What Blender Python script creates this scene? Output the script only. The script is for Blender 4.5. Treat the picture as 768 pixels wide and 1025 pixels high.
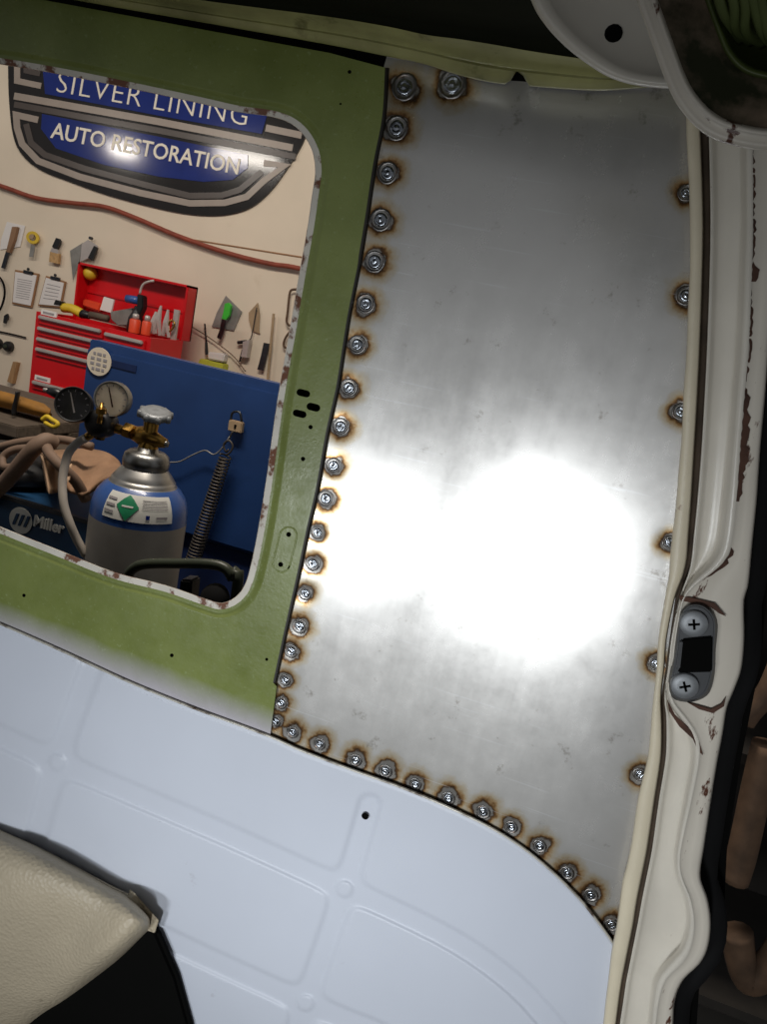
import bpy, bmesh, math, random
from mathutils import Vector, Matrix
random.seed(7)
for o in list(bpy.data.objects): bpy.data.objects.remove(o)
S = bpy.context.scene
COL = S.collection

# ------------------------------------------------------------------ camera
F, CX, CY = 740.0, 384.0, 512.5
def _n(v):
    l = math.sqrt(sum(c*c for c in v)); return tuple(c/l for c in v)
XW = _n((3111, 848, -740))                       # van's length axis in camera axes (right, down, forward)
_d = _n((-662, 3076, 740)); _k = sum(a*b for a, b in zip(XW, _d))
DW = _n(tuple(a-_k*b for a, b in zip(_d, XW)))    # straight down
YW = (XW[1]*DW[2]-XW[2]*DW[1], XW[2]*DW[0]-XW[0]*DW[2], XW[0]*DW[1]-XW[1]*DW[0])
CZ = 1.35
cam_d = bpy.data.cameras.new('camera'); cam = bpy.data.objects.new('camera', cam_d); COL.objects.link(cam)
cam_d.sensor_fit = 'VERTICAL'; cam_d.sensor_height = 36.0; cam_d.lens = F/1025*36.0; cam_d.clip_start = 0.01
def c2w(i): return Vector((XW[i], YW[i], -DW[i]))
_r, _dn, _f = c2w(0), c2w(1), c2w(2)
m = Matrix.Identity(4)
for i in range(3):
    m[i][0] = _r[i]; m[i][1] = -_dn[i]; m[i][2] = -_f[i]
m[2][3] = CZ
cam.matrix_world = m
S.camera = cam
def P(x, y, Y):
    """point of the plane at distance Y in front of the photographer that the photo shows at x, y"""
    d = ((x-CX)/F, (y-CY)/F, 1.0)
    w = Vector((sum(a*b for a, b in zip(d, XW)), sum(a*b for a, b in zip(d, YW)), -sum(a*b for a, b in zip(d, DW))))
    w *= Y/w.y
    return Vector((w.x, w.y, w.z+CZ))
def MPP(x, y, Y):
    return (P(x+1, y, Y)-P(x, y, Y)).length

# ------------------------------------------------------------------ light and exposure
S.view_settings.view_transform = 'Standard'; S.view_settings.look = 'None'
S.view_settings.exposure = 0.0; S.view_settings.gamma = 1.0; S.view_settings.use_curve_mapping = False
W = bpy.data.worlds.new('world'); S.world = W; W.use_nodes = True
W.node_tree.nodes['Background'].inputs[0].default_value = (0.95, 0.97, 1.0, 1)
W.node_tree.nodes['Background'].inputs[1].default_value = 0.17
def area(name, loc, target, sx, sy, power, color, spread=180):
    l = bpy.data.lights.new(name, 'AREA'); l.shape = 'RECTANGLE'; l.size = sx; l.size_y = sy
    l.energy = power; l.color = color; l.spread = math.radians(spread)
    o = bpy.data.objects.new(name, l); COL.objects.link(o); o.location = loc
    o.rotation_euler = (Vector(target)-Vector(loc)).to_track_quat('-Z', 'Y').to_euler()
    return o
# daylight through the van's far side openings, either side of the photographer
area('daylight_opening', (-0.05, -0.62, 0.85), (-0.06, 0.72, 0.72), 0.11, 0.26, 1.9, (0.93, 0.97, 1.0), 82)
area('daylight_gap', (-0.57, -0.62, 0.80), (-0.28, 0.72, 0.72), 0.24, 0.11, 1.35, (0.93, 0.97, 1.0), 82)
# workshop lamps under the ceiling
area('shop_lamp', (-1.0, 1.15, 3.0), (-1.0, 2.2, 0.9), 1.2, 0.3, 47, (1.0, 0.90, 0.78))
# two hanging lamps between van and wall; the glossy sign mirrors them
for nm, px, sx, pw in (('shop_tube', (246, 158), 0.50, 5.5), ('shop_bulb', (122, 150), 0.22, 4)):
    q = P(px[0], px[1], 3.58); d = q-Vector((0, 0, CZ)); q = q+Vector((d.x, -d.y, d.z))*0.5
    area(nm, q, q+Vector((0, 1, -.35)), sx, 0.07, pw, (1.0, 0.92, 0.82))

# ------------------------------------------------------------------ materials
def lin(c):
    r = []
    for v in c[:3]:
        v /= 255.0
        r.append(v/12.92 if v <= 0.04045 else ((v+0.055)/1.055)**2.4)
    return (*r, 1.0)
MATS = {}
def mat(name, col, rough=0.5, metal=0.0, var=0.12, scale=12, col2=None, thr=0.6, soft=0.08, scale2=25, bump=0.0, bscale=80, coat=0.0, voro=False, stretch=None):
    """procedural paint: colour with noise variation, an optional second colour in patches (rust, dirt), fine relief"""
    if name in MATS: return MATS[name]
    M = bpy.data.materials.new(name); M.use_nodes = True; N = M.node_tree.nodes; L = M.node_tree.links
    b = N['Principled BSDF']; b.inputs['Roughness'].default_value = rough; b.inputs['Metallic'].default_value = metal
    b.inputs['Coat Weight'].default_value = coat
    tc = N.new('ShaderNodeTexCoord'); vec = tc.outputs['Object']
    if stretch:
        mp = N.new('ShaderNodeMapping'); mp.inputs['Scale'].default_value = stretch; L.new(vec, mp.inputs[0]); vec = mp.outputs[0]
    nz = N.new('ShaderNodeTexNoise'); nz.inputs['Scale'].default_value = scale; nz.inputs['Detail'].default_value = 6; L.new(vec, nz.inputs['Vector'])
    c = lin(col)
    mx = N.new('ShaderNodeMix'); mx.data_type = 'RGBA'
    mx.inputs[6].default_value = tuple(min(1, v*(1-var)) for v in c[:3])+(1,)
    mx.inputs[7].default_value = tuple(min(1, v*(1+var)) for v in c[:3])+(1,)
    rp = N.new('ShaderNodeMapRange'); rp.inputs[1].default_value = 0.3; rp.inputs[2].default_value = 0.7
    L.new(nz.outputs['Fac'], rp.inputs[0]); L.new(rp.outputs[0], mx.inputs[0])
    out = mx.outputs[2]
    if col2 is not None:
        n2 = N.new('ShaderNodeTexNoise'); n2.inputs['Scale'].default_value = scale2; n2.inputs['Detail'].default_value = 8; n2.inputs['Roughness'].default_value = 0.65
        L.new(vec, n2.inputs['Vector'])
        r2 = N.new('ShaderNodeMapRange'); r2.inputs[1].default_value = thr; r2.inputs[2].default_value = thr+soft; L.new(n2.outputs['Fac'], r2.inputs[0])
        m2 = N.new('ShaderNodeMix'); m2.data_type = 'RGBA'; m2.inputs[7].default_value = lin(col2)
        L.new(r2.outputs[0], m2.inputs[0]); L.new(out, m2.inputs[6]); out = m2.outputs[2]
    L.new(out, b.inputs['Base Color'])
    if bump:
        if voro:
            t = N.new('ShaderNodeTexVoronoi'); t.inputs['Scale'].default_value = bscale; h = t.outputs['Distance']
        else:
            t = N.new('ShaderNodeTexNoise'); t.inputs['Scale'].default_value = bscale; t.inputs['Detail'].default_value = 5; h = t.outputs['Fac']
        L.new(vec, t.inputs['Vector'])
        bp = N.new('ShaderNodeBump'); bp.inputs['Strength'].default_value = bump; bp.inputs['Distance'].default_value = 0.002
        L.new(h, bp.inputs['Height']); L.new(bp.outputs[0], b.inputs['Normal'])
    MATS[name] = M
    return M

mat('plaster', (226, 212, 192), 0.85, var=0.06, scale=3, col2=(190, 170, 140), thr=0.66, soft=0.25, scale2=2.5, bump=0.15, bscale=30)
mat('concrete', (95, 90, 84), 0.9, var=0.2, scale=4, bump=0.2, bscale=40)
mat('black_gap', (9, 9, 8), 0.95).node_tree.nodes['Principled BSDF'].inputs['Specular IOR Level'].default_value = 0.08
mat('rubber', (16, 16, 17), 0.85, var=0.3).node_tree.nodes['Principled BSDF'].inputs['Specular IOR Level'].default_value = 0.15
mat('cream', (208, 202, 190), 0.28, var=0.05, scale=20, col2=(112, 70, 44), thr=0.685, soft=0.03, scale2=38, bump=0.06, bscale=60)
mat('cream_rusty', (206, 199, 186), 0.4, var=0.06, scale=20, col2=(84, 50, 36), thr=0.60, soft=0.03, scale2=30, bump=0.1, bscale=60, stretch=(1.6, 1, 0.55))
mat('cream_seal', (214, 203, 178), 0.45, var=0.06, scale=20, col2=(120, 76, 44), thr=0.66, soft=0.06, scale2=24, bump=0.1, bscale=50)
mat('rust', (74, 48, 36), 0.85, var=0.4, scale=40, bump=0.4, bscale=90)
mat('groove_brown', (86, 72, 58), 0.8, var=0.3, scale=30)
mat('white_flange', (214, 208, 196), 0.5, var=0.1, scale=25, col2=(112, 70, 48), thr=0.52, soft=0.06, scale2=36, bump=0.2, bscale=60)
mat('rail_green', (156, 154, 104), 0.25, var=0.35, scale=14, col2=(60, 58, 30), thr=0.55, soft=0.15, scale2=18, bump=0.25, bscale=45)
mat('dark_green', (66, 76, 36), 0.45, var=0.25, scale=10, bump=0.1, bscale=60)
mat('roof_dark', (26, 28, 17), 0.9, var=0.3, scale=8).node_tree.nodes['Principled BSDF'].inputs['Specular IOR Level'].default_value = 0.1
mat('burnt', (34, 30, 24), 0.55, var=0.4, scale=30)
mat('grey_paint', (198, 203, 214), 0.46, var=0.035, scale=5, col2=(150, 146, 150), thr=0.66, soft=0.12, scale2=14, bump=0.03, bscale=60)
mat('lip_burnt', (190, 186, 176), 0.35, 0.2, var=0.1, scale=20, col2=(70, 50, 36), thr=0.5, soft=0.12, scale2=22)
mat('weld', (150, 155, 162), 0.22, 1.0, var=0.3, scale=150, bump=0.3, bscale=250)
mat('weld_ring', (120, 118, 116), 0.35, 1.0, var=0.4, scale=120, col2=(90, 62, 40), thr=0.5, soft=0.2, scale2=110)
mat('steel', (150, 150, 148), 0.35, 1.0, var=0.2, scale=40)
mat('steel_dark', (80, 82, 86), 0.4, 1.0, var=0.2, scale=40)
mat('zinc', (138, 141, 144), 0.5, 0.5, var=0.15, scale=60)
mat('charcoal_plastic', (50, 52, 55), 0.45, var=0.15, scale=40)
mat('black_plastic', (24, 24, 26), 0.4, var=0.2, scale=30)
mat('vinyl', (172, 160, 138), 0.5, var=0.10, scale=9, col2=(96, 84, 66), thr=0.69, soft=0.06, scale2=16, bump=0.55, bscale=210, voro=True)
mat('sign_black', (34, 31, 30), 0.13, var=0.1, coat=0.0)
mat('sign_grey', (158, 146, 136), 0.3, var=0.06, coat=0.0)
mat('sign_dgrey', (78, 70, 66), 0.28, var=0.08, coat=0.0)
mat('sign_blue', (26, 44, 118), 0.13, var=0.1, coat=0.0)
mat('sign_white', (236, 228, 212), 0.3, var=0.02)
mat('hose_red', (140, 66, 48), 0.6, var=0.2, scale=20)
mat('tool_red', (204, 18, 26), 0.3, var=0.06, scale=8)
mat('alu', (190, 182, 178), 0.35, 0.3, var=0.06, scale=20)
mat('paper', (228, 224, 222), 0.8, var=0.03)
mat('print', (150, 145, 148), 0.8)
mat('board_brown', (150, 110, 76), 0.7, var=0.15)
mat('yellow', (214, 182, 46), 0.5, var=0.15)
mat('yellow_green', (196, 200, 70), 0.6, var=0.1)
mat('wood', (168, 132, 92), 0.7, var=0.25, scale=10, stretch=(8, 8, 1))
mat('wood_dark', (92, 80, 68), 0.8, var=0.3, scale=10, stretch=(1, 8, 8))
mat('bristle', (186, 150, 104), 0.8, var=0.3, scale=60)
mat('grey_sheet', (140, 138, 134), 0.5, 0.3, var=0.2, scale=20)
mat('green_bright', (64, 190, 60), 0.4)
mat('brown_card', (166, 142, 112), 0.7, var=0.15)
mat('blue_steel', (34, 62, 112), 0.4, var=0.15, scale=5, col2=(24, 44, 84), thr=0.58, soft=0.3, scale2=6)
mat('navy', (20, 38, 80), 0.5, var=0.2)
mat('miller_blue', (22, 62, 98), 0.45, var=0.15)
mat('brass', (168, 130, 66), 0.32, 1.0, var=0.25, scale=60)
mat('cyl_silver', (178, 176, 172), 0.34, 0.9, var=0.12, scale=20)
mat('cyl_blue', (46, 84, 150), 0.35, var=0.12, scale=15, coat=0.3)
mat('cyl_grey', (160, 156, 150), 0.5, 0.3, var=0.12, scale=15)
mat('label_white', (214, 214, 208), 0.5, var=0.04)
mat('label_green', (28, 130, 88), 0.5)
mat('gauge_face', (218, 206, 186), 0.5, var=0.04)
mat('hose_grey', (176, 168, 158), 0.45, var=0.1)
mat('leather_brown', (140, 108, 82), 0.75, var=0.2, scale=14, bump=0.3, bscale=60)
mat('cable_brown', (120, 98, 82), 0.7, var=0.2, scale=20)
mat('cloth_tan', (190, 158, 128), 0.85, var=0.15, scale=20)
mat('bag_ochre', (150, 104, 38), 0.7, var=0.25, scale=14, bump=0.2)
mat('olive_dark', (52, 58, 44), 0.4, var=0.2)
mat('spring_steel', (84, 78, 72), 0.5, 0.6, var=0.2)
mat('orange_red', (220, 72, 36), 0.45)
mat('rust_pipe', (92, 70, 52), 0.8, var=0.35, scale=25, bump=0.3, bscale=60)
mat('dark_shop', (40, 36, 32), 0.9, var=0.3)
mat('face_brown', (120, 104, 88), 0.5, var=0.15, scale=14, col2=(40, 42, 26), thr=0.5, soft=0.15, scale2=14)
mat('green_wire', (92, 104, 60), 0.5, var=0.2)

def glass_mat():
    M = bpy.data.materials.new('gauge_glass'); M.use_nodes = True
    b = M.node_tree.nodes['Principled BSDF']; b.inputs['Transmission Weight'].default_value = 1.0
    b.inputs['Roughness'].default_value = 0.03; b.inputs['IOR'].default_value = 1.3
    MATS['glass'] = M
glass_mat()

# ------------------------------------------------------------------ geometry helpers: each returns (verts, faces)
def cr(pts, n=8):
    """smooth open curve through points"""
    p = [Vector(q) for q in pts]; out = []
    for i in range(len(p)-1):
        a = p[i-1] if i else p[0]*2-p[1]
        b, c = p[i], p[i+1]
        d = p[i+2] if i+2 < len(p) else p[i+1]*2-p[i]
        for k in range(n):
            t = k/n
            out.append(0.5*((2*b)+(c-a)*t+(2*a-5*b+4*c-d)*t*t+(3*b-a-3*c+d)*t**3))
    out.append(p[-1])
    return out
def interp(rows, y):
    """linear table lookup: rows sorted by first value"""
    if y <= rows[0][0]: return rows[0][1:]
    for a, b in zip(rows, rows[1:]):
        if y <= b[0]:
            t = (y-a[0])/(b[0]-a[0]); return [u+(v-u)*t for u, v in zip(a[1:], b[1:])]
    return rows[-1][1:]
def smooth_table(rows, step):
    """resample a table finely with smooth curves in between"""
    out = []
    k = len(rows)
    for i in range(k-1):
        a = rows[max(i-1, 0)]; b = rows[i]; c = rows[i+1]; d = rows[min(i+2, k-1)]
        n = max(1, int((c[0]-b[0])/step))
        for q in range(n):
            t = q/n
            r = []
            for j in range(len(b)):
                if j == 0: r.append(b[0]+(c[0]-b[0])*t); continue
                m0 = (c[j]-a[j])/max(1e-6, c[0]-a[0])*(c[0]-b[0]); m1 = (d[j]-b[j])/max(1e-6, d[0]-b[0])*(c[0]-b[0])
                r.append((2*t**3-3*t*t+1)*b[j]+(t**3-2*t*t+t)*m0+(-2*t**3+3*t*t)*c[j]+(t**3-t*t)*m1)
            out.append(r)
    out.append(list(rows[-1]))
    return out
def merge(*gs):
    V, Fc = [], []
    for v, f in gs:
        o = len(V); V += list(v); Fc += [tuple(i+o for i in q) for q in f]
    return V, Fc
def grid(rows, close=False):
    """rows of points -> quads"""
    n = len(rows[0]); V = [p for r in rows for p in r]; Fc = []
    for i in range(len(rows)-1):
        for j in range(n if close else n-1):
            k = (j+1) % n
            Fc.append((i*n+j, i*n+k, (i+1)*n+k, (i+1)*n+j))
    return V, Fc
def prism_pts(front, back):
    n = len(front)
    V = list(front)+list(back)
    Fc = [tuple(range(n)), tuple(range(2*n-1, n-1, -1))]
    Fc += [(i, i+n, (i+1) % n+n, (i+1) % n) for i in range(n)]
    return V, Fc
def prism(px, Y, th):
    """outline read off the photo, standing at distance Y, th thick"""
    f = [P(x, y, Y) for x, y in px]
    return prism_pts(f, [p+Vector((0, th, 0)) for p in f])
def box(x0, x1, y0, y1, z0, z1):
    V = [Vector((x, y, z)) for x in (x0, x1) for y in (y0, y1) for z in (z0, z1)]
    return V, [(0, 1, 3, 2), (4, 6, 7, 5), (0, 4, 5, 1), (2, 3, 7, 6), (0, 2, 6, 4), (1, 5, 7, 3)]
def frames(pts):
    T = []
    for i in range(len(pts)):
        a = pts[max(i-1, 0)]; b = pts[min(i+1, len(pts)-1)]; T.append((b-a).normalized())
    up = Vector((0, 0, 1)) if abs(T[0].z) < 0.9 else Vector((1, 0, 0))
    n = (up-T[0]*up.dot(T[0])).normalized(); R = []
    for t in T:
        n = (n-t*n.dot(t)).normalized(); R.append((n, t.cross(n)))
    return R
def tube(pts, r, seg=8, caps=True, flat=1.0):
    pts = [Vector(p) for p in pts]; fr = frames(pts); rows = []
    for i, p in enumerate(pts):
        q = r[i] if isinstance(r, (list, tuple)) else r
        rows.append([p+fr[i][0]*math.cos(2*math.pi*k/seg)*q*flat+fr[i][1]*math.sin(2*math.pi*k/seg)*q for k in range(seg)])
    V, Fc = grid(rows, True)
    if caps:
        Fc.append(tuple(range(seg-1, -1, -1))); o = (len(rows)-1)*seg; Fc.append(tuple(o+k for k in range(seg)))
    return V, Fc
def lathe(prof, c, axis=(0, 0, 1), seg=24, cap=True, a0=0.0, a1=2*math.pi):
    """prof: (radius, height along axis) from centre c"""
    ax = Vector(axis).normalized(); u = ax.orthogonal().normalized(); w = ax.cross(u); c = Vector(c)
    full = abs(a1-a0-2*math.pi) < 1e-6
    rows = []
    for r, h in prof:
        n = seg if full else seg+1
        rows.append([c+ax*h+(u*math.cos(a0+(a1-a0)*k/seg)+w*math.sin(a0+(a1-a0)*k/seg))*max(r, 1e-5) for k in range(n)])
    V, Fc = grid(rows, full)
    if cap and full:
        Fc.append(tuple(range(seg-1, -1, -1))); o = (len(rows)-1)*seg; Fc.append(tuple(o+k for k in range(seg)))
    return V, Fc
def strip_px(path, w, Y, th):
    """a flat band following a line of the photo, standing at distance Y"""
    pts = [Vector(p) for p in path]; L, R = [], []
    for i, p in enumerate(pts):
        a = pts[max(i-1, 0)]; b = pts[min(i+1, len(pts)-1)]
        n1 = (p-a); n2 = (b-p)
        if n1.length < 1e-6: n1 = n2
        if n2.length < 1e-6: n2 = n1
        t1 = n1.normalized(); t2 = n2.normalized(); t = (t1+t2).normalized(); n = Vector((-t.y, t.x)); s = 1/max(0.5, t.dot(t1))
        L.append(p+n*w*0.5*s); R.append(p-n*w*0.5*s)
    gs = []
    for i in range(len(pts)-1):
        gs.append(prism([L[i], L[i+1], R[i+1], R[i]], Y, th))
    return merge(*gs)
def offset_loop(loop, d):
    """closed 2D loop moved along its normals"""
    out = []; n = len(loop)
    for i in range(n):
        a, b = loop[i-1], loop[(i+1) % n]; t = (b-a).normalized(); out.append(loop[i]+Vector((t.y, -t.x))*d)
    return out
def circle_px(c, r, n=12, sx=1.0, ang=0.0):
    out = []
    for k in range(n):
        a = 2*math.pi*k/n; x, y = r*sx*math.cos(a), r*math.sin(a)
        out.append(Vector((c[0]+x*math.cos(ang)-y*math.sin(ang), c[1]+x*math.sin(ang)+y*math.cos(ang))))
    return out
def slot_px(c, l, h, ang, n=6):
    out = []
    for s in (1, -1):
        for k in range(n+1):
            a = -math.pi/2+math.pi*k/n
            x, y = s*(l/2-h/2+h/2*math.cos(a)), s*h/2*math.sin(a)
            out.append(Vector((c[0]+x*math.cos(ang)-y*math.sin(ang), c[1]+x*math.sin(ang)+y*math.cos(ang))))
    return out
def fill(loops, yfun):
    """sheet between an outer outline and real holes"""
    bm = bmesh.new(); es = []
    for lp in loops:
        vs = [bm.verts.new((p[0], -p[1], 0)) for p in lp]
        for i in range(len(vs)): es.append(bm.edges.new((vs[i-1], vs[i])))
    bmesh.ops.triangle_fill(bm, use_beauty=True, use_dissolve=False, edges=es, normal=(0, 0, 1))
    bm.verts.index_update()
    V = [P(v.co.x, -v.co.y, yfun(v.co.x, -v.co.y)) for v in bm.verts]
    Fc = []
    for f in bm.faces:
        q = [v.index for v in f.verts]
        a, b, c = (V[i] for i in q[:3])
        if (b-a).cross(c-a).y > 0: q.reverse()
        Fc.append(tuple(q))
    bm.free()
    return V, Fc

# ------------------------------------------------------------------ object helpers
ORG = {}
def link(name, geo, material, parent=None, smooth=False, bevel=0, org=None, angle=None, mats=None, midx=None):
    V, Fc = geo
    o3 = ORG[parent.name] if parent else (Vector(org) if org is not None else Vector((0, 0, 0)))
    me = bpy.data.meshes.new(name)
    me.from_pydata([tuple(v-o3) for v in V], [], Fc)
    bm = bmesh.new(); bm.from_mesh(me)
    if not midx: bmesh.ops.recalc_face_normals(bm, faces=bm.faces)
    if bevel:
        bmesh.ops.bevel(bm, geom=[e for e in bm.edges if len(e.link_faces) == 2 and e.calc_face_angle(0) > 0.5], offset=bevel, segments=2, affect='EDGES', clamp_overlap=True)
    bm.to_mesh(me); bm.free()
    for q in (mats or [material]): me.materials.append(MATS[q])
    if midx:
        for p, i in zip(me.polygons, midx): p.material_index = i
    if smooth:
        me.polygons.foreach_set('use_smooth', [True]*len(me.polygons))
        if angle: me.set_sharp_from_angle(angle=math.radians(angle))
    me.update()
    o = bpy.data.objects.new(name, me); COL.objects.link(o)
    if parent: o.parent = parent
    else: o.location = o3
    ORG[o.name] = o3
    return o
def tag(o, label, cat=None, group=None, kind=None):
    o['label'] = label
    if cat: o['category'] = cat
    if group: o['group'] = group
    if kind: o['kind'] = kind
    return o
def thing(name, label, cat, loc, group=None):
    o = bpy.data.objects.new(name, None); COL.objects.link(o); o.location = loc; o.empty_display_size = 0.02
    ORG[o.name] = Vector(loc)
    return tag(o, label, cat, group)
def solid(name, geo, material, label, cat, group=None, **k):
    V = geo[0]; lo = min(v.z for v in V)
    c = sum((Vector(v) for v in V), Vector())/len(V)
    o = link(name, geo, material, org=(c.x, c.y, lo), **k)
    return tag(o, label, cat, group)

# ================================================================== THE WORKSHOP SHELL
WY = 3.6
w = link('wall_back', box(-7, 6, WY, WY+0.12, 0, 4.2), 'plaster'); tag(w, 'off-white plastered workshop wall with tools hung on it', kind='structure')
w = link('floor', box(-7, 6, -3, WY, -0.1, 0), 'concrete'); tag(w, 'grey concrete workshop floor', kind='structure')

# ================================================================== THE VAN BODY
D = 0.72
van = thing('van_body', 'van side with green window surround, bare steel repair panel and cream door pillar', 'van body', (0, D, 0.35))
# --- window opening
open_pts = [(-130, 42), (-60, 50), (0, 58), (60, 68), (130, 82), (200, 97), (240, 106), (270, 110), (292, 117), (308, 130), (319, 150), (322, 172), (319, 195), (314, 230), (305, 280), (296.6, 330),
            (284, 402), (273, 480), (265, 530), (257.5, 567), (250, 590), (238, 604), (222, 610), (205, 606), (164, 592), (113, 579), (60, 558), (0, 534), (-60, 510), (-130, 482),
            (-160, 455), (-170, 400), (-165, 130), (-155, 70)]
O = cr(open_pts+[open_pts[0]], 4)[:-1]
A = offset_loop(O, 9.5); A2 = offset_loop(O, 7.0); LI = offset_loop(O, -6.0)
seam = lambda x: 624+(734-624)/271*x
crease = lambda x: 577+(686-577)/277*x
edge_pts = [(390, 68), (387, 118), (378, 165), (370, 218), (362, 265), (352.5, 312), (347, 345), (340, 389), (330, 433), (320, 489), (310.6, 530), (300, 580), (290, 624), (277, 684)]
EDGE = cr(edge_pts, 5)
IN = []
for i, p in enumerate(EDGE):
    a, b = EDGE[max(i-1, 0)], EDGE[min(i+1, len(EDGE)-1)]; t = (b-a).normalized(); IN.append(p+Vector((-t.y, t.x))*(4.5 if i < 20 else 3.8))
if IN[3].x > EDGE[3].x: IN = [e*2-q for e, q in zip(EDGE, IN)]
top_edge = [(-230, -56), (-100, -26), (60, 3), (200, 29), (330, 53)]
outer = [Vector(p) for p in top_edge]+[Vector(p) for p in IN]+[Vector((x, crease(x))) for x in (200, 100, 0, -100, -230)]
an = 0.24
slots = [slot_px((303.7, 393.5), 14, 7, an), slot_px((313.8, 407.6), 14, 7.5, an), slot_px((300, 414.2), 14, 7, an)]
holes = [circle_px(c, r, 8) for c, r in (((311, 427.5), 2.3), ((303.4, 459.4), 2.3), ((289, 535), 2.6), ((281, 565), 2.6), ((350, 72), 2.0), ((267, 660), 1.6), ((341, 104), 1.2))]
g1 = fill([outer, A]+slots+holes, lambda x, y: D)
g1n = len(g1[1])
def seamY(x, y):
    t = (y-crease(x))/max(1.0, seam(x)-crease(x)); return D+0.0012*max(0, t)
sill_outer = [Vector((x, crease(x))) for x in (-230, -100, 0, 100, 200)]+[Vector(IN[-1]), Vector((277, 687)), Vector((270, 740))]+[Vector((x, seam(x)+5)) for x in (200, 100, 0, -100, -230)]
g2 = fill([sill_outer, circle_px((24, 596), 1.8, 8), circle_px((172, 656), 2.0, 8)], seamY)
n = len(O)
def ring(a, ya, b, yb):
    V = [P(p.x, p.y, ya) for p in a]+[P(p.x, p.y, yb) for p in b]
    return V, [(i, (i+1) % n, n+(i+1) % n, n+i) for i in range(n)]
_st = [(9.5, 0.0)]+[(9.5-7.0*k/7, 0.0035*(0.5-0.5*math.cos(math.pi*k/7))) for k in range(1, 8)]+[(0.0, 0.0035)]
rings = [ring(offset_loop(O, a_) if a_ else O, D+da, offset_loop(O, b_) if b_ else O, D+db) for (a_, da), (b_, db) in zip(_st, _st[1:])]
rA = merge(*rings); rB = ([], [])
flat_edge = grid([[P(p.x, p.y, D) for p in IN], [P(p.x*0.5+q.x*0.5, p.y*0.5+q.y*0.5, D+0.0006) for p, q in zip(EDGE, IN)], [P(p.x, p.y, D+0.0035) for p in EDGE]])
# green paint with grey overspray towards the sill
def green_paint():
    M = bpy.data.materials.new('green_paint'); M.use_nodes = True; N = M.node_tree.nodes; L = M.node_tree.links
    b = N['Principled BSDF']; tc = N.new('ShaderNodeTexCoord')
    def noise(s, d=6, rg=0.6):
        t = N.new('ShaderNodeTexNoise'); t.inputs['Scale'].default_value = s; t.inputs['Detail'].default_value = d; t.inputs['Roughness'].default_value = rg
        L.new(tc.outputs['Object'], t.inputs['Vector']); return t.outputs['Fac']
    def rng(src, a, b_, c=0, d=1):
        r = N.new('ShaderNodeMapRange'); r.inputs[1].default_value = a; r.inputs[2].default_value = b_; r.inputs[3].default_value = c; r.inputs[4].default_value = d
        L.new(src, r.inputs[0]); return r.outputs[0]
    def mix(f, a, c):
        q = N.new('ShaderNodeMix'); q.data_type = 'RGBA'; L.new(f, q.inputs[0])
        if isinstance(a, tuple): q.inputs[6].default_value = a
        else: L.new(a, q.inputs[6])
        q.inputs[7].default_value = c; return q.outputs[2]
    col = mix(rng(noise(9), .35, .65), lin((110, 120, 62)), lin((128, 138, 78)))
    col = mix(rng(noise(160, 4, .7), .60, .68, 0, .5), col, lin((150, 164, 118)))
    col = mix(rng(noise(45, 8, .7), .66, .70, 0, .8), col, lin((88, 72, 44)))
    a, c = P(0, 624, D), P(271, 734, D); t = (c-a).normalized(); nv = Vector((-t.z, 0, t.x))
    if nv.z < 0: nv = -nv
    dt = N.new('ShaderNodeVectorMath'); dt.operation = 'DOT_PRODUCT'; L.new(tc.outputs['Object'], dt.inputs[0]); dt.inputs[1].default_value = nv
    ad = N.new('ShaderNodeMath'); ad.operation = 'ADD'; L.new(dt.outputs['Value'], ad.inputs[0])
    ad.inputs[1].default_value = -nv.dot(a-Vector((0, D, 0.35)))
    wob = N.new('ShaderNodeMath'); wob.operation = 'ADD'; L.new(ad.outputs[0], wob.inputs[0]); L.new(rng(noise(14),   .3, .7, -0.004, 0.004), wob.inputs[1])
    col = mix(rng(wob.outputs[0], .030, -.002), col, lin((176, 172, 178)))
    L.new(col, b.inputs['Base Color'])
    L.new(rng(noise(60), .3, .7, .24, .42), b.inputs['Roughness'])
    bp = N.new('ShaderNodeBump'); bp.inputs['Strength'].default_value = 0.35; bp.inputs['Distance'].default_value = 0.0007
    L.new(noise(210, 5), bp.inputs['Height']); L.new(bp.outputs[0], b.inputs['Normal'])
    MATS['green_paint'] = M
green_paint()
geo = merge(g1, g2, rA, rB, flat_edge)
mi = [0]*(len(g1[1])+len(g2[1])+len(rA[1]))+[1]*len(flat_edge[1])
ws = link('window_surround', geo, None, van, mats=['green_paint', 'burnt'], midx=mi)
bm = bmesh.new(); bm.from_mesh(ws.data); bmesh.ops.remove_doubles(bm, verts=bm.verts, dist=1e-5)
for f in bm.faces:
    if f.normal.y > 0: f.normal_flip()
bm.to_mesh(ws.data); bm.free()
ws['label'] = 'green painted window surround with rounded opening, slots and screw holes'
for p in ws.data.polygons: p.use_smooth = False
rC = ring(O, D+0.0035, LI, D+0.005); rD = ring(LI, D+0.005, offset_loop(O, -6.5), D+0.022)
fl = link('window_flange', merge(rC, rD), 'white_flange', van, smooth=True, angle=40)
fl['label'] = 'chipped white lip of the window opening with rust'
ov = slot_px((285.5, 550), 46, 17, math.radians(104), 8)
link('pressed_oval', tube([P(p.x, p.y, D+.0006) for p in ov+ov[:2]], .0014, 6), 'green_paint', ws, smooth=True)
# added sheet behind, same opening; black to darken the gaps and block shop light
sheet_out = [Vector(p) for p in ((-420, -160), (805, -120), (795, 300), (776, 500), (762, 660), (742, 760), (728, 850), (724, 930), (700, 990), (690, 1140), (-420, 1140))]
sk = link('added_black_sheet', fill([sheet_out, offset_loop(O, 4)], lambda x, y: D+0.045), 'black_gap', van)

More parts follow.
